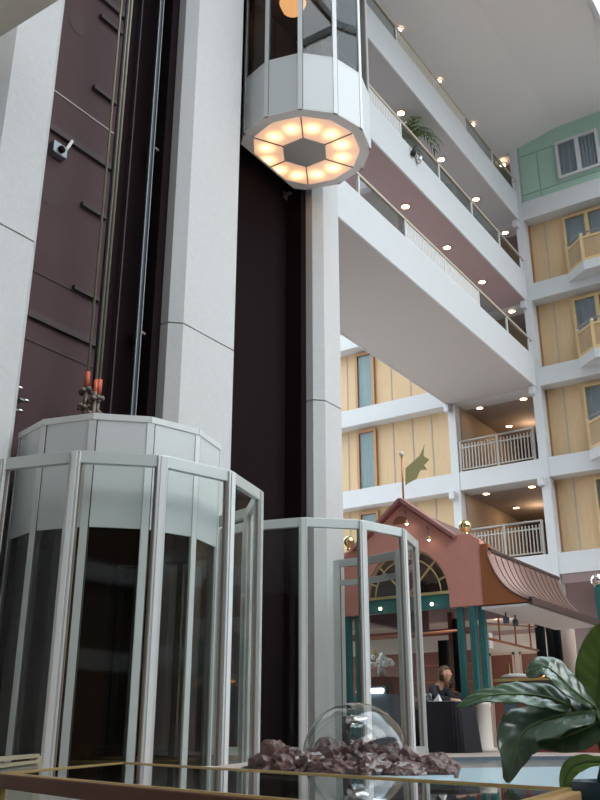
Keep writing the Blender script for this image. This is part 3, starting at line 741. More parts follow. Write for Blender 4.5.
MB().prism_y(ep, AY1 - .05, AY1 - .01).build('awning_end_panel', M['orange'], pv)
MB().box(-5.58, -5.44, AY0 - .012, AY0 + .1, 3.46, 4.42).build('corner_board', M['orange'], pv)
MB().box(-4.84, -4.79, AY0 - .02, AY1, 3.42, 3.53).build('awning_fascia', M['fasciabrown'], pv)
MB().box(-5.46, -5.44, AY0, AY1 + .01, 4.31, 4.36).build('ridge_flashing', M['fasciabrown'], pv)
MB().box(-5.62, -4.84, AY0, AY1, 3.40, 3.44).build('awning_soffit', M['ceil'], pv)
# pole and flag on the gable
fp = thing('flagpole', 'thin pole with a pale ball and green leaf-shaped flag on the gable peak', 'flagpole', (-6.95, GY + .08, 5.33))
MB().tube([(-6.95, GY + .08, 5.33), (-6.95, GY + .08, 6.17)], .018, 8).build('pole', M['copperpipe'], fp)
MB().ball((-6.95, GY + .08, 6.19), .045, 14).build('ball', M['stone'], fp)
fl = [(-6.90, 5.62), (-6.88, 5.92), (-6.72, 6.02), (-6.60, 6.10), (-6.50, 6.28), (-6.52, 6.08), (-6.42, 6.00), (-6.53, 5.92), (-6.47, 5.83), (-6.60, 5.84), (-6.68, 5.70), (-6.80, 5.66)]
MB().prism_y(fl, GY + .075, GY + .085).build('flag', M['flag'], fp)
# gable spotlights and beam lamps
def spot(x, z, dx, label):
    t = thing('spotlight', label, 'light', (x, GY, z), 'spotlights on the pavilion')
    MB().tube([(x - .06 + dx, GY - .002, z + .20), (x - .05 + dx, GY - .10, z + .22), (x - .01, GY - .13, z + .14), (x, GY - .13, z + .05)], .006, 6).build('arm', M['blackwire'], t)
    MB().lathe([(.026, -.012), (.022, .03), (.012, .055)], (x, GY - .13, z), 14).build('lamp_head', M['goldbar'], t)
    MB().ball((x, GY - .13, z - .012), .024, 12).build('bulb', M['bulb'], t)
spot(-6.80, 4.90, .0, 'gooseneck spotlight beside the round niche near the gable peak')
spot(-6.40, 4.58, .0, 'gooseneck spotlight lower on the gable, above the arch')
for x, lb in ((-7.41, 'small spotlight under the teal beam, seen through the enclosure glass'), (-6.46, 'small spotlight under the teal beam, near the gable corner posts')):
    t = thing('spotlight', lb, 'light', (x, GY, 3.5), 'spotlights on the pavilion')
    MB().tube([(x, GY + .018, 3.53), (x, GY - .02, 3.535)], .012, 8).build('arm', M['blackwire'], t)
    MB().tube([(x, GY + .012, 3.545), (x, GY - .03, 3.54)], [.03, .026], 12).build('lamp_head', M['goldbar'], t)
    MB().ball((x, GY - .034, 3.54), .026, 12).build('bulb', M['bulb'], t)
# copper rail across the opening
tag(MB().tube([(-7.84, GY + .04, 3.07), (-6.08, GY + .04, 3.11)], .022, 10).build('copper_rail', M['copperpipe']), 'horizontal copper rail across the pavilion opening under the arch', 'rail')
# hanging copper rack
hr = thing('hanging_rack', 'copper pipe rack hanging beneath the white awning soffit', 'rack', (-5.68, 14.6, 3.4))
for y in (13.62, 14.2, 14.9, 15.6): MB().tube([(-5.68, y, 3.40), (-5.68, y, 2.98)], .016, 8).build('hanger', M['copperpipe'], hr)
MB().tube([(-5.68, 13.5, 2.99), (-5.68, 15.95, 2.97)], .02, 8).build('bottom_pipe', M['copperpipe'], hr)
MB().tube([(-5.68, 13.5, 3.2), (-5.68, 15.95, 3.38)], .012, 8).build('brace_pipe', M['copperpipe'], hr)
for y, lb in ((13.95, 'small dark spotlight under the awning soffit, nearest the gable'), (14.35, 'small dark spotlight under the awning soffit, second from the gable')):
    t = thing('spotlight', lb, 'light', (-5.45, y, 3.4), 'dark spotlights under the awning')
    MB().tube([(-5.45, y, 3.40), (-5.45, y, 3.33)], .012, 8).build('stem', M['blackwire'], t)
    MB().lathe([(.045, -.08), (.05, 0), (.02, .03)], (-5.45, y, 3.31), 12).build('lamp_head', M['slate'], t)
# teal post with a silver ball beyond the awning
tp = thing('lamp_post', 'teal square post topped by a silver ball beyond the awning', 'post', (-4.72, 17.0, PZ))
MB().box(-4.86, -4.66, 16.92, 17.12, PZ, 4.14).build('post', M['teal'], tp, .01)
MB().ball((-4.80, 17.02, 4.27), .13, 20).build('ball', M['silver'], tp)
tw = thing('timber_crate_stand', 'small slatted orange timber stand beside the teal post', 'stand', (-4.35, 16.6, PZ))
for k in range(5): MB().box(-4.62 + k * .13, -4.56 + k * .13, 16.55, 16.6, PZ, 3.28).build('slat', M['casewoodlt'], tw)
MB().box(-4.68, -3.9, 16.53, 16.62, 3.22, 3.34).build('top_board', M['orange'], tw)

# ------------------------------------------------------------------ restaurant behind
BY = 22.0
rw = struct(MB().box(-16, -9.3, BY, BY + .2, PZ, 4.2).build('wall_restaurant', M['redwood']))
for k in range(9): MB().box(-16, -9.3, BY - .02, BY, 1.6 + k * .42, 1.63 + k * .42).build('seam', M['redbase'], rw)
struct(MB().box(-9.3, -7.5, BY, BY + .2, PZ, 4.2).build('wall_restaurant.001', M['offwhite']))
struct(MB().box(-14, -7.3, 17.0, BY + .2, 4.2, 4.3).build('ceiling_restaurant', M['offwhite']))
struct(MB().box(-9.3, -7.5, BY - .05, BY, 3.95, 4.05).build('trim_13', M['mauve']))
dn = 3
for x0, x1 in ((-9.05, -8.5), (-8.26, -7.75)):
    d = struct(MB().box(x0, x1, BY - .04, BY + .01, PZ, 3.46).build('door_%d' % dn, M['reddoor'])); dn += 1
    MB().box(x0 - .05, x0, BY - .06, BY, PZ, 3.52).box(x1, x1 + .05, BY - .06, BY, PZ, 3.52).box(x0 - .05, x1 + .05, BY - .06, BY, 3.46, 3.52).build('frame', M['beigecol'], d)
    MB().box(x1 - .09, x1 - .06, BY - .08, BY - .04, 2.9, 3.25).build('handle', M['gold'], d)
lights_row([(-8.6, 18.6), (-8.3, 20.6)], 4.195, 'added fill lights in the restaurant ceiling', ['added fill light in the restaurant ceiling, nearer the awning', 'added fill light in the restaurant ceiling, before the red doors'])  # invented fixtures to go with the fill lights below
for x, y in ((-8.6, 18.6), (-8.3, 20.6)):
    l = bpy.data.lights.new('restaurant_fill', 'POINT'); l.energy = 12; l.color = (1, .94, .86); l.shadow_soft_size = .25  # added fill light, brightens the back wall of the restaurant
    lo = bpy.data.objects.new('restaurant_fill', l); lo.location = (x, y, 3.9); COL.objects.link(lo)
# dark drapes and columns
def drape(x0, x1, y, z1, label):
    n_ = 28; pts = [(x0 + (x1 - x0) * i / n_, y + .03 * math.sin(i * 1.9)) for i in range(n_ + 1)]
    back = [(p[0], p[1] + .04) for p in pts[::-1]]
    return tag(MB().prism(pts + back, PZ, z1).build('drape', M['drape']), label, 'curtain', 'dark drapes of the restaurant')
drape(-6.30, -6.12, 17.6, 3.62, 'narrow dark drape next to the white restaurant wall, under the awning')
drape(-6.08, -5.80, 17.6, 3.62, 'wider dark drape beside the beige round column')
tag(MB().lathe([(.13, PZ), (.13, 3.62)], (-5.62, 17.5, 0), 20).build('round_column', M['beigecol']), 'beige round column standing beyond the awning soffit', 'column')
drape(-7.84, -7.62, 16.4, 3.3, 'dark drape behind the seated man, in front of red wood panelling')
drape(-7.2, -7.08, 15.7, 3.6, 'thin dark drape beside the teal gable post')
tag(MB().box(-6.98, -6.78, 16.0, 16.2, PZ, 3.5).build('pink_column', M['pink']), 'pink square column between the teal gable posts', 'column')
tag(MB().box(-7.86, -7.76, 16.95, 17.05, PZ, 3.9).build('timber_column', M['redwood']), 'reddish timber column deep inside the pavilion', 'column')
tag(MB().box(-12, -6.4, 17.4, 17.6, 3.78, 4.15).build('timber_valance', M['mauve']), 'long brown valance board inside the pavilion', 'valance')
tag(MB().box(-12, -7.6, 18.4, 18.6, 3.3, 3.62).build('white_valance', M['offwhite']), 'off-white hanging beam behind the arched opening', 'beam')
# service counter
sc = thing('service_counter', 'slate blue service counter with red plinth and brass edged top', 'counter', (-4.9, 14.1, PZ))
MB().box(-5.56, -3.9, 13.85, 14.4, PZ + .16, 2.33).build('front', M['slate'], sc)
MB().box(-5.58, -3.88, 13.83, 14.42, PZ, PZ + .16).build('plinth', M['redbase'], sc)
MB().box(-5.30, -5.24, 13.82, 13.86, PZ + .16, 2.33).build('red_strip', M['redbase'], sc)
MB().box(-5.66, -3.85, 13.78, 14.45, 2.33, 2.38).build('top', M['redwood'], sc, .008)
MB().box(-5.66, -3.85, 13.765, 13.785, 2.335, 2.38).build('brass_edge', M['brass'], sc)
tag(MB().ball((-5.42, 14.05, 2.415), .12, 16, (2.0, 1.0, .45)).build('folded_cloth', M['clothwhite']), 'heap of white folded cloth on the service counter', 'cloth')
tag(MB().box(-5.32, -5.12, 14.25, 14.4, 2.38, 2.53).build('grey_box', M['offwhite'], None, .01), 'small grey box on the counter behind the white cloth', 'box')
ml = thing('heat_lamp', 'small lamp glowing orange on the service counter', 'lamp', (-4.9, 14.0, 2.38))
MB().lathe([(.07, 0), (.07, .012), (.015, .02), (.012, .08)], (-4.93, 14.0, 2.38), 14).build('base', M['brass'], ml)
MB().ball((-4.93, 14.0, 2.43), .05, 12, (2.6, 1.2, .5)).build('bulb', M['glow'], ml)
MB().lathe([(.14, 0), (.06, .1), (.03, .12)], (-4.93, 14.0, 2.47), 16).build('shade', M['brass'], ml)
tag(MB().box(-5.02, -4.86, 14.2, 14.36, 2.38, 2.55).build('menu_box', M['offwhite'], None, .01), 'cream box standing beside the glowing lamp on the counter', 'box')
for x in (-4.68,): tag(MB().lathe([(.05, 0), (.055, .12), (.02, .17), (.02, .2)], (x, 13.95, 2.38), 14).build('bottle', M['clothwhite']), 'small white bottle at the end of the service counter', 'bottle')
# table with black cloth
tb = thing('dining_table', 'round edged table under a floor length black cloth', 'table', (-5.95, 12.5, PZ))
def rrect(cx, cy, hx, hy, r, n=6):
    out = []
    for sx, sy, a0 in ((1, 1, 0), (-1, 1, 90), (-1, -1, 180), (1, -1, 270)):
        for k in range(n + 1):
            a = R(a0 + 90 * k / n); out.append((cx + sx * (hx - r) + r * math.cos(a), cy + sy * (hy - r) + r * math.sin(a)))
    return out
tcx, tcy = -5.93, 12.58
MB().prism(rrect(tcx, tcy, .32, .33, .1), 1.97, 2.0).build('table_top', M['tabletop'], tb)
MB().box(tcx - .05, tcx + .05, tcy - .05, tcy + .05, PZ, 1.97).build('leg', M['postdark'], tb)
ck = thing('tablecloth', 'black pleated cloth hanging to the floor round the table', 'tablecloth', (tcx, tcy, PZ))
base = rrect(tcx, tcy, .325, .335, .1, 10); n = len(base); m = MB(); vs = []
for j in range(9):
    u = j / 8
    for i, (x, y) in enumerate(base):
        d = Vector((x - tcx, y - tcy)).normalized(); amp = (.006 + .028 * u) * math.sin(i * 2.1) + .05 * u
        vs.append((x + d.x * amp, y + d.y * amp, 2.003 - u * (2.003 - PZ - .005)))
m.add(vs, [(j * n + i, (j + 1) * n + i, (j + 1) * n + (i + 1) % n, j * n + (i + 1) % n) for j in range(8) for i in range(n)] , True)
m.add([(x, y, 2.003) for x, y in base], [tuple(range(n))])
m.build('cloth', M['blackcloth'], ck)
tag(MB().prism(rrect(tcx + .02, tcy - .0, .24, .2, .03), 2.004, 2.016).build('placemat', M['tabletop']), 'pale cream place mat across the black clothed table', 'mat')
for k, (x, y, lb) in enumerate(((-6.19, 12.42, 'drinking glass at the enclosure end of the black clothed table'), (-6.17, 12.55, 'drinking glass behind the first, by the dark jacket'))):
    tag(MB().lathe([(.028, 0), (.034, .13), (.031, .13), (.026, .01)], (x, y, 2.004), 14).build('drinking_glass', G['drink']), lb, 'glass', 'glasses on the black table')
nk = [(-6.06, 12.42, 2.017), (-5.94, 12.38, 2.017), (-5.96, 12.52, 2.017), (-5.98, 12.45, 2.12)]
tag(MB().add(nk, [(0, 1, 3), (1, 2, 3), (2, 0, 3), (2, 1, 0)]).build('folded_napkin', M['paper']), 'white folded napkin standing on the black clothed table', 'napkin')

# ------------------------------------------------------------------ people at the table
def skin_chain(name, mt, chains, parent, sub=2):
    """chains: list of lists of (x,y,z,r); each chain's first point may repeat an existing joint (by position)"""
    vs = []; rs = []; es = []
    def idx(p):
        for i, q in enumerate(vs):
            if (Vector(q) - Vector(p[:3])).length < 1e-5: return i
        vs.append(p[:3]); rs.append(p[3]); return len(vs) - 1
    for c in chains:
        ids = [idx(p) for p in c]
        es += [(ids[i], ids[i + 1]) for i in range(len(ids) - 1)]
    off = parent.location if parent else Vector((0, 0, 0))
    me = bpy.data.meshes.new(name); me.from_pydata([tuple(Vector(v) - off) for v in vs], es, []); o = bpy.data.objects.new(name, me); COL.objects.link(o)
    bm_ = bmesh.new(); bm_.from_mesh(me); ly = bm_.verts.layers.skin.verify(); bm_.verts.ensure_lookup_table()
    for i, r in enumerate(rs): bm_.verts[i][ly].radius = (r, r); bm_.verts[i][ly].use_root = (i == 0)
    bm_.to_mesh(me); bm_.free()
    md = o.modifiers.new('skin', 'SKIN'); md.use_smooth_shade = True; md.branch_smoothing = .6
    sb = o.modifiers.new('sub', 'SUBSURF'); sb.levels = sub; sb.render_levels = sub
    me.materials.append(mt)
    # bake to a real mesh so the surface is one continuous body
    dg = bpy.context.evaluated_depsgraph_get(); ev = o.evaluated_get(dg); nm = bpy.data.meshes.new_from_object(ev)
    o.modifiers.clear(); o.data = nm
    if not nm.materials: nm.materials.append(mt)
    for p_ in nm.polygons: p_.use_smooth = True
    if parent: o.parent = parent
    return o
def person(loc, yaw, lean, label, suitm, hairm, head_turn=0.0, scale=1.0, arm_r=(.30, .42, -.30)):
    """seated figure; local +Y is forward, z from seat"""
    t = thing('person', label, 'person', loc)
    cs, sn = math.cos(yaw), math.sin(yaw)
    def W(x, y, z): return (loc[0] + scale * (x * cs - y * sn), loc[1] + scale * (x * sn + y * cs), loc[2] + scale * z)
    def J(x, y, z, r):
        return (*W(x, y, z), r * scale)
    lf = lean
    pel = J(0, 0, .45 + .1, .15); wa = J(0, .03 + lf * .3, .72, .135); ch = J(0, .05 + lf * .7, .92, .16); ne = J(0, .07 + lf, 1.06, .06)
    skb = skin_chain('body', M['skin'], [
        [pel, wa, ch, ne, J(0, .10 + lf * 1.1, 1.11, .054)],
        [ch, J(.19, .05 + lf * .8, .98, .07), J(.27, .14 + lf, .82, .048), J(.2, .40 + lf, .79, .038), J(.14, .50 + lf, .785, .03)],
        [ch, J(-.19, .05 + lf * .8, .98, .07), J(-.27, .14 + lf, .82, .048), J(-.2, .40 + lf, .79, .038), J(-.14, .50 + lf, .785, .03)],
        [pel, J(.11, .05, .53, .1), J(.14, .42, .50, .075), J(.14, .44, .25, .055), J(.14, .42, .05, .04), J(.14, .55, .03, .035)],
        [pel, J(-.11, .05, .53, .1), J(-.14, .42, .50, .075), J(-.14, .44, .25, .055), J(-.14, .42, .05, .04), J(-.14, .55, .03, .035)]], t)
    # head joined into the body mesh
    bm = bmesh.new(); bm.from_mesh(skb.data)
    hc = Vector(W(0, .13 + lf * 1.15, 1.19)) - Vector(loc)
    hm = bmesh.new(); bmesh.ops.create_uvsphere(hm, u_segments=24, v_segments=16, radius=.105 * scale)
    ht = yaw + head_turn; fw = Vector((-math.sin(ht), math.cos(ht), 0)); rt = Vector((math.cos(ht), math.sin(ht), 0))
    for v in hm.verts:
        p = v.co.copy(); x, y, z = p.x * .82, p.y * .98, p.z * 1.18
        f = p.y / (.105 * scale)
        if z < 0: x *= 1 + z * 2.2; y *= 1 + z * .6
        if f > .75 and abs(z) < .03 and abs(x) < .028: y += .022 * (1 - abs(x) / .028) * (1 - abs(z) / .03)      # nose
        if f > .6 and .01 < z < .04 and .02 < abs(x) < .055: y -= .007                                         # eye sockets
        if f > .6 and -.065 < z < -.045 and abs(x) < .03: y -= .006                                             # mouth
        if abs(p.x) > .092 * scale and abs(z) < .03: x *= 1.16                                                   # ears
        v.co = hc + rt * x + fw * y + Vector((0, 0, z))
    me2 = bpy.data.meshes.new('tmp'); hm.to_mesh(me2); bm.from_mesh(me2)
    # fingers: short tapered chains rooted in each palm
    bm.to_mesh(skb.data); bm.free(); hm.free()
    for sgn in (1, -1):
        fs_ = []
        for k in range(5):
            ox = (-.028 + .016 * k) if k < 4 else -.04 * sgn * -1
            bx = sgn * .14 + (ox if k < 4 else -sgn * .035)
            ln = (.055, .068, .072, .06, .045)[k]; y0 = .52 + lf if k < 4 else .48 + lf
            dx = -sgn * .03 if k == 4 else 0
            fs_.append([J(bx, y0, .782, .010), J(bx + dx * .6, y0 + ln * .55, .786, .009), J(bx + dx, y0 + ln, .774, .0075)])
        tubes = MB()
        for c in fs_: tubes.tube([p[:3] for p in c], [p[3] for p in c], 6)
        tubes.build('hand', M['skin'], t)
    # clothing
    e = .012
    skin_chain('jacket', suitm, [[J(0, 0, .5, .165 + e), J(0, .03 + lf * .3, .72, .15 + e), J(0, .05 + lf * .7, .92, .17 + e), J(0, .065 + lf * .95, 1.04, .075)],
        [J(0, .05 + lf * .7, .92, .17 + e), J(.19, .05 + lf * .8, .98, .085), J(.27, .14 + lf, .82, .068), J(.205, .385 + lf, .792, .05)],
        [J(0, .05 + lf * .7, .92, .17 + e), J(-.19, .05 + lf * .8, .98, .085), J(-.27, .14 + lf, .82, .068), J(-.205, .385 + lf, .792, .05)]], t)
    skin_chain('trousers', suitm, [[J(0, 0, .54, .16), J(.11, .05, .53, .11), J(.14, .42, .50, .085), J(.14, .44, .25, .068), J(.14, .42, .08, .06)],
                                   [J(0, 0, .54, .16), J(-.11, .05, .53, .11), J(-.14, .42, .50, .085), J(-.14, .44, .25, .068), J(-.14, .42, .08, .06)]], t)
    # hair cap
    hb = bmesh.new(); bmesh.ops.create_uvsphere(hb, u_segments=24, v_segments=16, radius=.116 * scale)
    rm = [v for v in hb.verts if (v.co.y > .035 and v.co.z < .045) or v.co.z < -.085]
    bmesh.ops.delete(hb, geom=rm, context='VERTS')
    for v in hb.verts:
        p = v.co; j = 1 + .05 * math.sin(p.x * 160) * math.sin(p.z * 130 + p.y * 90)
        v.co = hc + rt * p.x * .86 * j + fw * (p.y * 1.0 * j - .006) + Vector((0, 0, p.z * 1.15 * j + .006))
    hme = bpy.data.meshes.new('hair'); hb.to_mesh(hme); hb.free(); ho = bpy.data.objects.new('hair', hme); COL.objects.link(ho); ho.parent = t; hme.materials.append(hairm)
    for p_ in hme.polygons: p_.use_smooth = True
    sol = ho.modifiers.new('thick', 'SOLIDIFY'); sol.thickness = .012
    return t
person((-6.52, 13.13, PZ - .06), R(-95), .20, 'seated person in a dark jacket with brown hair leaning over the black table', M['suit'], M['hair'], .1, .98)
person((-6.40, 13.98, PZ - .1), R(155), .04, 'seated person facing forward beyond the table, in an olive top', M['shirt'], M['hairdark'], .0, .95)
def chair(x, y, yaw, label):
    t = thing('dining_chair', label, 'chair', (x, y, PZ), 'chairs at the black table')
    cs, sn = math.cos(yaw), math.sin(yaw)
    W = lambda a, b, z: (x + a * cs - b * sn, y + a * sn + b * cs, PZ + z)
    q = [W(-.2, -.2, 0)[:2], W(.2, -.2, 0)[:2], W(.2, .22, 0)[:2], W(-.2, .22, 0)[:2]]
    MB().prism(q, PZ + .33, PZ + .37).build('seat', M['redwood'], t)
    for a, b in ((-.18, -.18), (.18, -.18), (.18, .2), (-.18, .2)): MB().bar(W(a, b, 0), W(a, b, .33), .035, .035).build('leg', M['redwood'], t)
    q = [W(-.2, -.23, 0)[:2], W(.2, -.23, 0)[:2], W(.2, -.2, 0)[:2], W(-.2, -.2, 0)[:2]]
    MB().prism(q, PZ + .37, PZ + .62).build('backrest', M['redwood'], t)
chair(-6.52, 13.13, R(-95), 'low backed wooden chair under the person in the dark jacket')
chair(-6.40, 13.98, R(155), 'low backed wooden chair under the person in the olive top')

# flower vase, bar light and planting seen through the enclosure glass
vs_ = thing('flower_stand', 'white blossoms on a stand seen through the enclosure glass', 'flowers', (-8.8, 15.8, PZ))
MB().box(-9.1, -8.5, 15.7, 16.1, PZ, 2.62).build('stand', M['redwood'], vs_)
MB().lathe([(.05, 0), (.09, .1), (.05, .2)], (-8.8, 15.85, 2.62), 14).build('vase', M['offwhite'], vs_)
for k in range(16):
    MB().ball((-8.8 + random.uniform(-.2, .2), 15.85 + random.uniform(-.1, .1), 2.9 + random.uniform(-.1, .14)), random.uniform(.045, .075), 8).build('blossom', M['petal'], vs_)
MB().tube([(-8.85, 15.85, 2.95), (-8.95, 15.85, 3.12), (-9.15, 15.83, 3.06)], [.02, .045, .02], 8).build('sprig', M['flag'], vs_)
bl = thing('bar_light', 'bright white strip light on a low bar seen through the enclosure glass', 'light', (-8.9, 15.4, PZ))
MB().box(-9.4, -8.3, 15.2, 15.6, PZ, 2.28).build('bar_body', M['slate'], bl)
MB().box(-8.98, -8.42, 15.16, 15.24, 2.30, 2.38).build('tube', M['tube'], bl, .02)
MB().box(-9.0, -8.4, 15.25, 15.4, 2.28, 2.42).build('housing', M['blackwire'], bl)

# ------------------------------------------------------------------ rocks and dome in the pool
def rock(cx, cy, rx, ry, h, seed, label, amp=1.0, z0=PZ - .06, mt='rock'):
    rng = random.Random(seed); bm = bmesh.new(); bmesh.ops.create_icosphere(bm, subdivisions=4, radius=1)
    from mathutils import noise
    off = Vector((rng.uniform(0, 50), rng.uniform(0, 50), rng.uniform(0, 50)))
    for v in bm.verts:
        p = v.co.copy()
        d = noise.noise(p * 1.5 + off) * .42 + abs(noise.noise(p * 2.6 + off)) * .5 - .1 + noise.noise(p * 6 + off) * .14
        q = p * (1 + d * amp)
        q = Vector((q.x * rx, q.y * ry, max(q.z, -.25) * h))
        v.co = q
    me = bpy.data.meshes.new('rock'); bm.to_mesh(me); bm.free(); o = bpy.data.objects.new('rock', me); COL.objects.link(o)
    o.location = (cx, cy, z0 + .2 * h); o.rotation_euler.z = rng.uniform(0, 6); me.materials.append(M[mt])
    return tag(o, label, 'rock', 'reddish rocks piled in the fountain pool')
# camera-right direction is (.83,.56); build the pile along it
def along(a, b): return (RC[0] + .829 * a - .559 * b, RC[1] + .559 * a + .829 * b)
RK = [(-.46, .02, .22, .17, .17, 'reddish rock nearest the tall enclosure post, at the end of the pile'), (-.30, -.05, .20, .16, .14, 'flat wet reddish rock beside the end rock of the pile'),
      (-.12, .08, .17, .14, .17, 'reddish rock under the enclosure side of the glass dome'), (-.07, -.18, .19, .13, .10, 'low reddish rock in front of the glass dome'),
      (.14, .10, .18, .15, .19, 'tall reddish rock in the middle of the glass dome'), (.17, -.14, .19, .13, .13, 'wet reddish rock before the dark pipe'),
      (.34, -.02, .18, .14, .16, 'reddish rock under the pool side of the glass dome'), (.40, -.19, .16, .12, .09, 'low wet reddish rock next to the lone boulder'),
      (.60, -.06, .17, .14, .13, 'lone rounded reddish boulder outside the dome')]
for k, (a, b, rx, ry, h, lb) in enumerate(RK):
    x, y = along(a, b); rock(x, y, rx, ry, h, 20 + k, lb, mt='rockwet' if 'wet' in lb else 'rock', amp=.45 if 'lone' in lb else .85)
dx, dy = -3.37, 5.675
dm = thing('fountain_dome', 'clear glass dome over the rocks in the pool', 'fountain', (dx, dy, PZ - .02))
prof = [(.37 * math.cos(t) if t < 1.57 else 0.001, .08 + .36 * math.sin(t)) for t in [i * math.pi / 2 / 12 for i in range(13)]]
prof = [(.38, -.03)] + prof
m = MB(); n = 40; vs = []; fs = []
for r_, z_ in prof: vs += [(dx + r_ * math.cos(2 * math.pi * k / n), dy + r_ * math.sin(2 * math.pi * k / n), PZ - .02 + z_) for k in range(n)]
for i in range(len(prof) - 1):
    for k in range(n): fs.append((i * n + k, i * n + (k + 1) % n, (i + 1) * n + (k + 1) % n, (i + 1) * n + k))
m.add(vs, fs, True).build('dome', G['dome'], dm)
px_, py_ = -3.43, 5.65
MB().tube([(px_, py_, PZ - .03), (px_, py_, PZ + .33)], .03, 10).build('water_pipe', M['postdark'], dm)
from mathutils import noise as _nz
for k, (ox, oz, rr) in enumerate(((.055, .30, .062), (.06, .15, .045))):  # added silver lumps standing in for bright reflections on the dome
    m = MB(); m.ball((0, 0, 0), rr, 24, (1.3, 1.3, .55))
    m.v = [(px_ + ox + v[0] * (1 + .5 * _nz.noise(Vector(v) * 30)), py_ + ox * .6 + v[1] * (1 + .5 * _nz.noise(Vector(v) * 30 + Vector((3, 1, 2)))), PZ + oz + v[2] * (1 + .8 * _nz.noise(Vector(v) * 34))) for v in m.v]
    m.build('glint_blob', M['silver'], dm)

# ------------------------------------------------------------------ display case in front
FL, BL, BR, FR = Vector((-2.55, 2.06)), Vector((-3.24, 3.31)), Vector((-.71, 2.11)), Vector((-.58, 1.28))
Q = [FL, FR, BR, BL]; cen = sum(Q, Vector((0, 0))) / 4; CZ = 1.40
dc = thing('display_case', 'low glass topped display case with brown timber rim and brass edges', 'display case', (cen.x, cen.y, 0))
def inset(k): return [tuple(p + (cen - p).normalized() * k) for p in Q]
MB().prism(inset(.02), 0, 1.08).build('cabinet', M['casewood'], dc)
MB().prism(inset(.05), 1.08, 1.10).build('lining', M['caseint'], dc)
MB().prism(inset(.008), CZ - .012, CZ - .004).build('glass_top', G['case'], dc)
names = (('front', FL, FR), ('end', FR, BR), ('back', BR, BL), ('end', BL, FL))
for nm, a, b in names:
    d = (b - a).normalized(); n_ = Vector((d.y, -d.x))
    if nm == 'front':
        MB().bar((a.x, a.y, CZ - .025), (b.x, b.y, CZ - .025), .03, .042).build('rim', M['casewood'], dc, .003)
        MB().bar((a.x, a.y, CZ - .002), (b.x, b.y, CZ - .002), .012, .005).build('brass_edge', M['brass'], dc)
    else:
        MB().bar((a.x, a.y, CZ - .003), (b.x, b.y, CZ - .003), .012, .007).build('brass_edge', M['brass'], dc)
    if nm == 'end' and a == FR:
        MB().bar((a.x, a.y, CZ - .018), (b.x, b.y, CZ - .018), .05, .024).build('rim', M['casewoodlt'], dc, .003)
    MB().prism([tuple(a), tuple(b), tuple(b + (cen - b) * .004), tuple(a + (cen - a) * .004)], 1.08, CZ - .03).build('glass_side', G['case'], dc)
for p in Q:
    MB().box(p.x - .014, p.x + .014, p.y - .014, p.y + .014, 0, CZ - .01).build('corner_post', M['casewoodlt'], dc, .003)

# low guard rail beyond the case
gr = thing('guard_rail', 'beige double guard rail ending beside the glass display case', 'railing', (-3.4, 2.8, 0))
ga, gb = Vector((-2.95, 2.28)), Vector((-3.62, 3.11))
for k, (z, h) in enumerate(((1.427, .016), (1.402, .014), (1.378, .012))):
    MB().bar((ga.x, ga.y, z), (gb.x, gb.y, z), .03, h).build('rail', M['guard'] if k < 2 else M['guardpanel'], gr)
MB().bar((ga.x, ga.y, 1.2), (gb.x, gb.y, 1.2), .012, .40).build('panel', M['guardpanel'], gr)
for p in (ga, gb): MB().box(p.x - .02, p.x + .02, p.y - .02, p.y + .02, 0, 1.425).build('post', M['guard'], gr, .003)

# ------------------------------------------------------------------ broad leaved plant
PX, PY = -.665, 2.41
ps = thing('plant_stand', 'dark timber stand holding the broad leaved pot plant', 'stand', (PX, PY, 0))
MB().lathe([(.16, 0), (.16, .04), (.05, .1), (.05, 1.08), (.15, 1.14), (.15, 1.17)], (PX, PY, 0), 20).build('pillar', M['casewood'], ps)
pp = thing('potted_plant', 'large glossy broad leaved plant in a dark teal pot beside the display case', 'plant', (PX, PY, 1.19))
MB().lathe([(.10, 0), (.135, .2), (.145, .215), (.145, .235), (.125, .235), (.12, .2), (.02, .2)], (PX, PY, 1.17), 32).build('pot', M['pot'], pp)
MB().lathe([(.0, .19), (.122, .2)], (PX, PY, 1.17), 24).build('soil', M['soil'], pp)
CAM = Vector((0, 0, 1.5))
def bez(pts, u):
    n = len(pts) - 1; x = u * n; i = min(int(x), n - 1); f = x - i
    P = lambda k: Vector(pts[max(0, min(n, k))])
    a, b, c, d = P(i - 1), P(i), P(i + 1), P(i + 2)
    return .5 * ((2 * b) + (-a + c) * f + (2 * a - 5 * b + 4 * c - d) * f * f + (-a + 3 * b - 3 * c + d) * f ** 3)
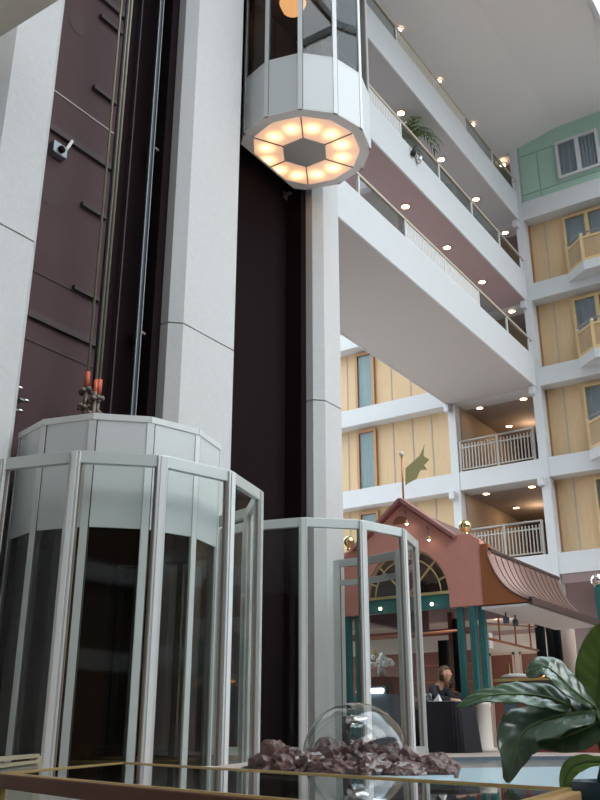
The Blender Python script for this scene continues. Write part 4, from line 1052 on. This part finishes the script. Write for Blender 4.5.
def leaf(pts, width, nrm, m='leaf', fold=.25, wave=.04, tipw=.0, stem_to=None, peak=.35, asym=1.0):
    """pts: midrib from base to tip; nrm: rough direction the upper face looks at"""
    nu, nv = 26, 8; vs = []; fs = []; rib = []
    for i in range(nu + 1):
        u = i / nu; p = bez(pts, u); d = (bez(pts, min(1, u + .02)) - bez(pts, max(0, u - .02))).normalized()
        sd = d.cross(Vector(nrm)).normalized(); up = sd.cross(d).normalized()
        wv = width * (max(0, math.sin(math.pi * u ** (math.log(.5) / math.log(peak)))) ** .75) * (1 - .15 * u) + .002
        rib.append(p + up * .002)
        for j in range(-nv, nv + 1):
            v = j / nv
            off = sd * (v * wv * (asym if v > 0 else 1)) + up * (fold * wv * abs(v) + wave * width * math.sin(u * 22 + (0 if v > 0 else 1.5) + abs(v) * 2.2) * abs(v) ** 1.2 + .045 * width * math.sin(u * 46 - abs(v) * 9) * (1 - abs(v) * .3) * min(1, abs(v) * 4) - .5 * fold * wv * v * v)
            vs.append(p + off)
    w_ = 2 * nv + 1
    for i in range(nu):
        for j in range(w_ - 1): fs.append((i * w_ + j, i * w_ + j + 1, (i + 1) * w_ + j + 1, (i + 1) * w_ + j))
    o = MB().add(vs, fs, True).build('leaf', M[m], pp)
    s_ = o.modifiers.new('thick', 'SOLIDIFY'); s_.thickness = .0018; s_.offset = 0
    MB().tube(rib, [.0045 * (1 - .8 * i / nu) for i in range(nu + 1)], 6).build('midrib', M['leafrib'] if m != 'leaflight' else M['stem'], o)
    if stem_to is not None:
        b = Vector(pts[0]); s0 = Vector(stem_to)
        MB().tube([s0, s0.lerp(b, .5) + Vector((.01, .0, .03)), b], [.009, .007, .005], 8).build('petiole', M['stem'], o)
ST = (PX - .02, PY - .02, 1.38)
view = Vector((.32, -.93, .25))
leaf([(-.700, 2.33, 1.545), (-.685, 2.335, 1.62), (-.672, 2.335, 1.70), (-.655, 2.33, 1.775)], .062, (.2, -.95, -.1), 'leaflight', .15, .02, stem_to=ST, peak=.5)
leaf([(-.690, 2.30, 1.572), (-.735, 2.29, 1.610), (-.775, 2.275, 1.655), (-.800, 2.265, 1.668), (-.838, 2.25, 1.648)], .044, (.6, -.5, .62), 'leafsheen', .30, .07, stem_to=ST, peak=.5)
leaf([(-.745, 2.285, 1.575), (-.80, 2.265, 1.596), (-.86, 2.24, 1.604), (-.93, 2.21, 1.600), (-1.0, 2.18, 1.576)], .046, (.2, -.6, .75), 'leaf', .2, .06, stem_to=ST, peak=.35)
leaf([(-.692, 2.30, 1.563), (-.745, 2.28, 1.556), (-.80, 2.255, 1.543), (-.845, 2.24, 1.522), (-.870, 2.23, 1.488), (-.884, 2.226, 1.445), (-.897, 2.222, 1.402)], .070, (.62, -.30, .80), 'leafsheen', .18, .09, stem_to=ST, peak=.30, asym=1.12)
leaf([(-.672, 2.33, 1.548), (-.735, 2.315, 1.522), (-.79, 2.30, 1.502), (-.848, 2.27, 1.492)], .045, (.3, -.9, .15), 'leaf', .1, .04, stem_to=ST, peak=.4)
leaf([(-.690, 2.315, 1.452), (-.738, 2.30, 1.447), (-.768, 2.285, 1.425), (-.782, 2.275, 1.378)], .020, (.3, -.8, .4), 'leaflight', .4, .08, stem_to=(PX - .06, PY - .06, 1.37), peak=.5)
leaf([(-.60, 2.50, 1.54), (-.66, 2.62, 1.62), (-.72, 2.72, 1.70), (-.76, 2.8, 1.72)], .05, (.3, -.6, .7), 'leaf', .2, .05, stem_to=ST, peak=.45)
leaf([(-.56, 2.48, 1.56), (-.47, 2.50, 1.64), (-.38, 2.53, 1.68), (-.28, 2.55, 1.64)], .07, (0, -.5, .85), 'leaf', .2, .05, stem_to=ST, peak=.45)
leaf([(-.56, 2.44, 1.53), (-.46, 2.38, 1.58), (-.36, 2.33, 1.57), (-.27, 2.29, 1.50)], .07, (0, -.5, .85), 'leaf', .2, .05, stem_to=ST, peak=.45)
leaf([(-.62, 2.38, 1.56), (-.60, 2.33, 1.66), (-.57, 2.31, 1.74), (-.54, 2.30, 1.78)], .06, (.1, -.9, .3), 'leaf', .2, .05, stem_to=ST, peak=.45)

# ------------------------------------------------------------------ camera, world, lights
cam = bpy.data.cameras.new('camera'); co = bpy.data.objects.new('camera', cam); COL.objects.link(co)
cam.sensor_fit = 'HORIZONTAL'; cam.sensor_width = 36; cam.lens = 36 * 895.44 / 600; cam.clip_start = .05; cam.clip_end = 200
co.location = (0, 0, 1.5); co.rotation_euler = (R(90 + 20.755), 0, R(34.034)); S.camera = co
w = bpy.data.worlds.new('sky'); S.world = w; w.use_nodes = True; nt = w.node_tree
bg = nt.nodes['Background']
tc = nt.nodes.new('ShaderNodeTexCoord'); sp = nt.nodes.new('ShaderNodeSeparateXYZ'); cr = nt.nodes.new('ShaderNodeValToRGB')
nt.links.new(tc.outputs['Generated'], sp.inputs[0]); nt.links.new(sp.outputs[2], cr.inputs[0]); nt.links.new(cr.outputs[0], bg.inputs['Color'])
e = cr.color_ramp.elements; e[0].position = 0.0; e[0].color = (.30, .32, .34, 1); e[1].position = .6; e[1].color = (.86, .95, 1.0, 1)
q = cr.color_ramp.elements.new(.25); q.color = (.62, .69, .74, 1)
bg.inputs['Strength'].default_value = 2.2
sun = bpy.data.lights.new('sun', 'SUN'); sun.energy = 1.0; sun.angle = R(50); sun.color = (1, .97, .92)
so = bpy.data.objects.new('sun', sun); COL.objects.link(so); so.rotation_euler = (R(4), R(48), 0)
S.view_settings.view_transform = 'Standard'; S.view_settings.look = 'None'; S.view_settings.gamma = 1
S.view_settings.use_curve_mapping = False; S.view_settings.exposure = 0.66
S.cycles.use_denoising = True
S.cycles.max_bounces = 10; S.cycles.transparent_max_bounces = 24; S.cycles.caustics_reflective = False; S.cycles.caustics_refractive = False
S.cycles.sample_clamp_indirect = 4
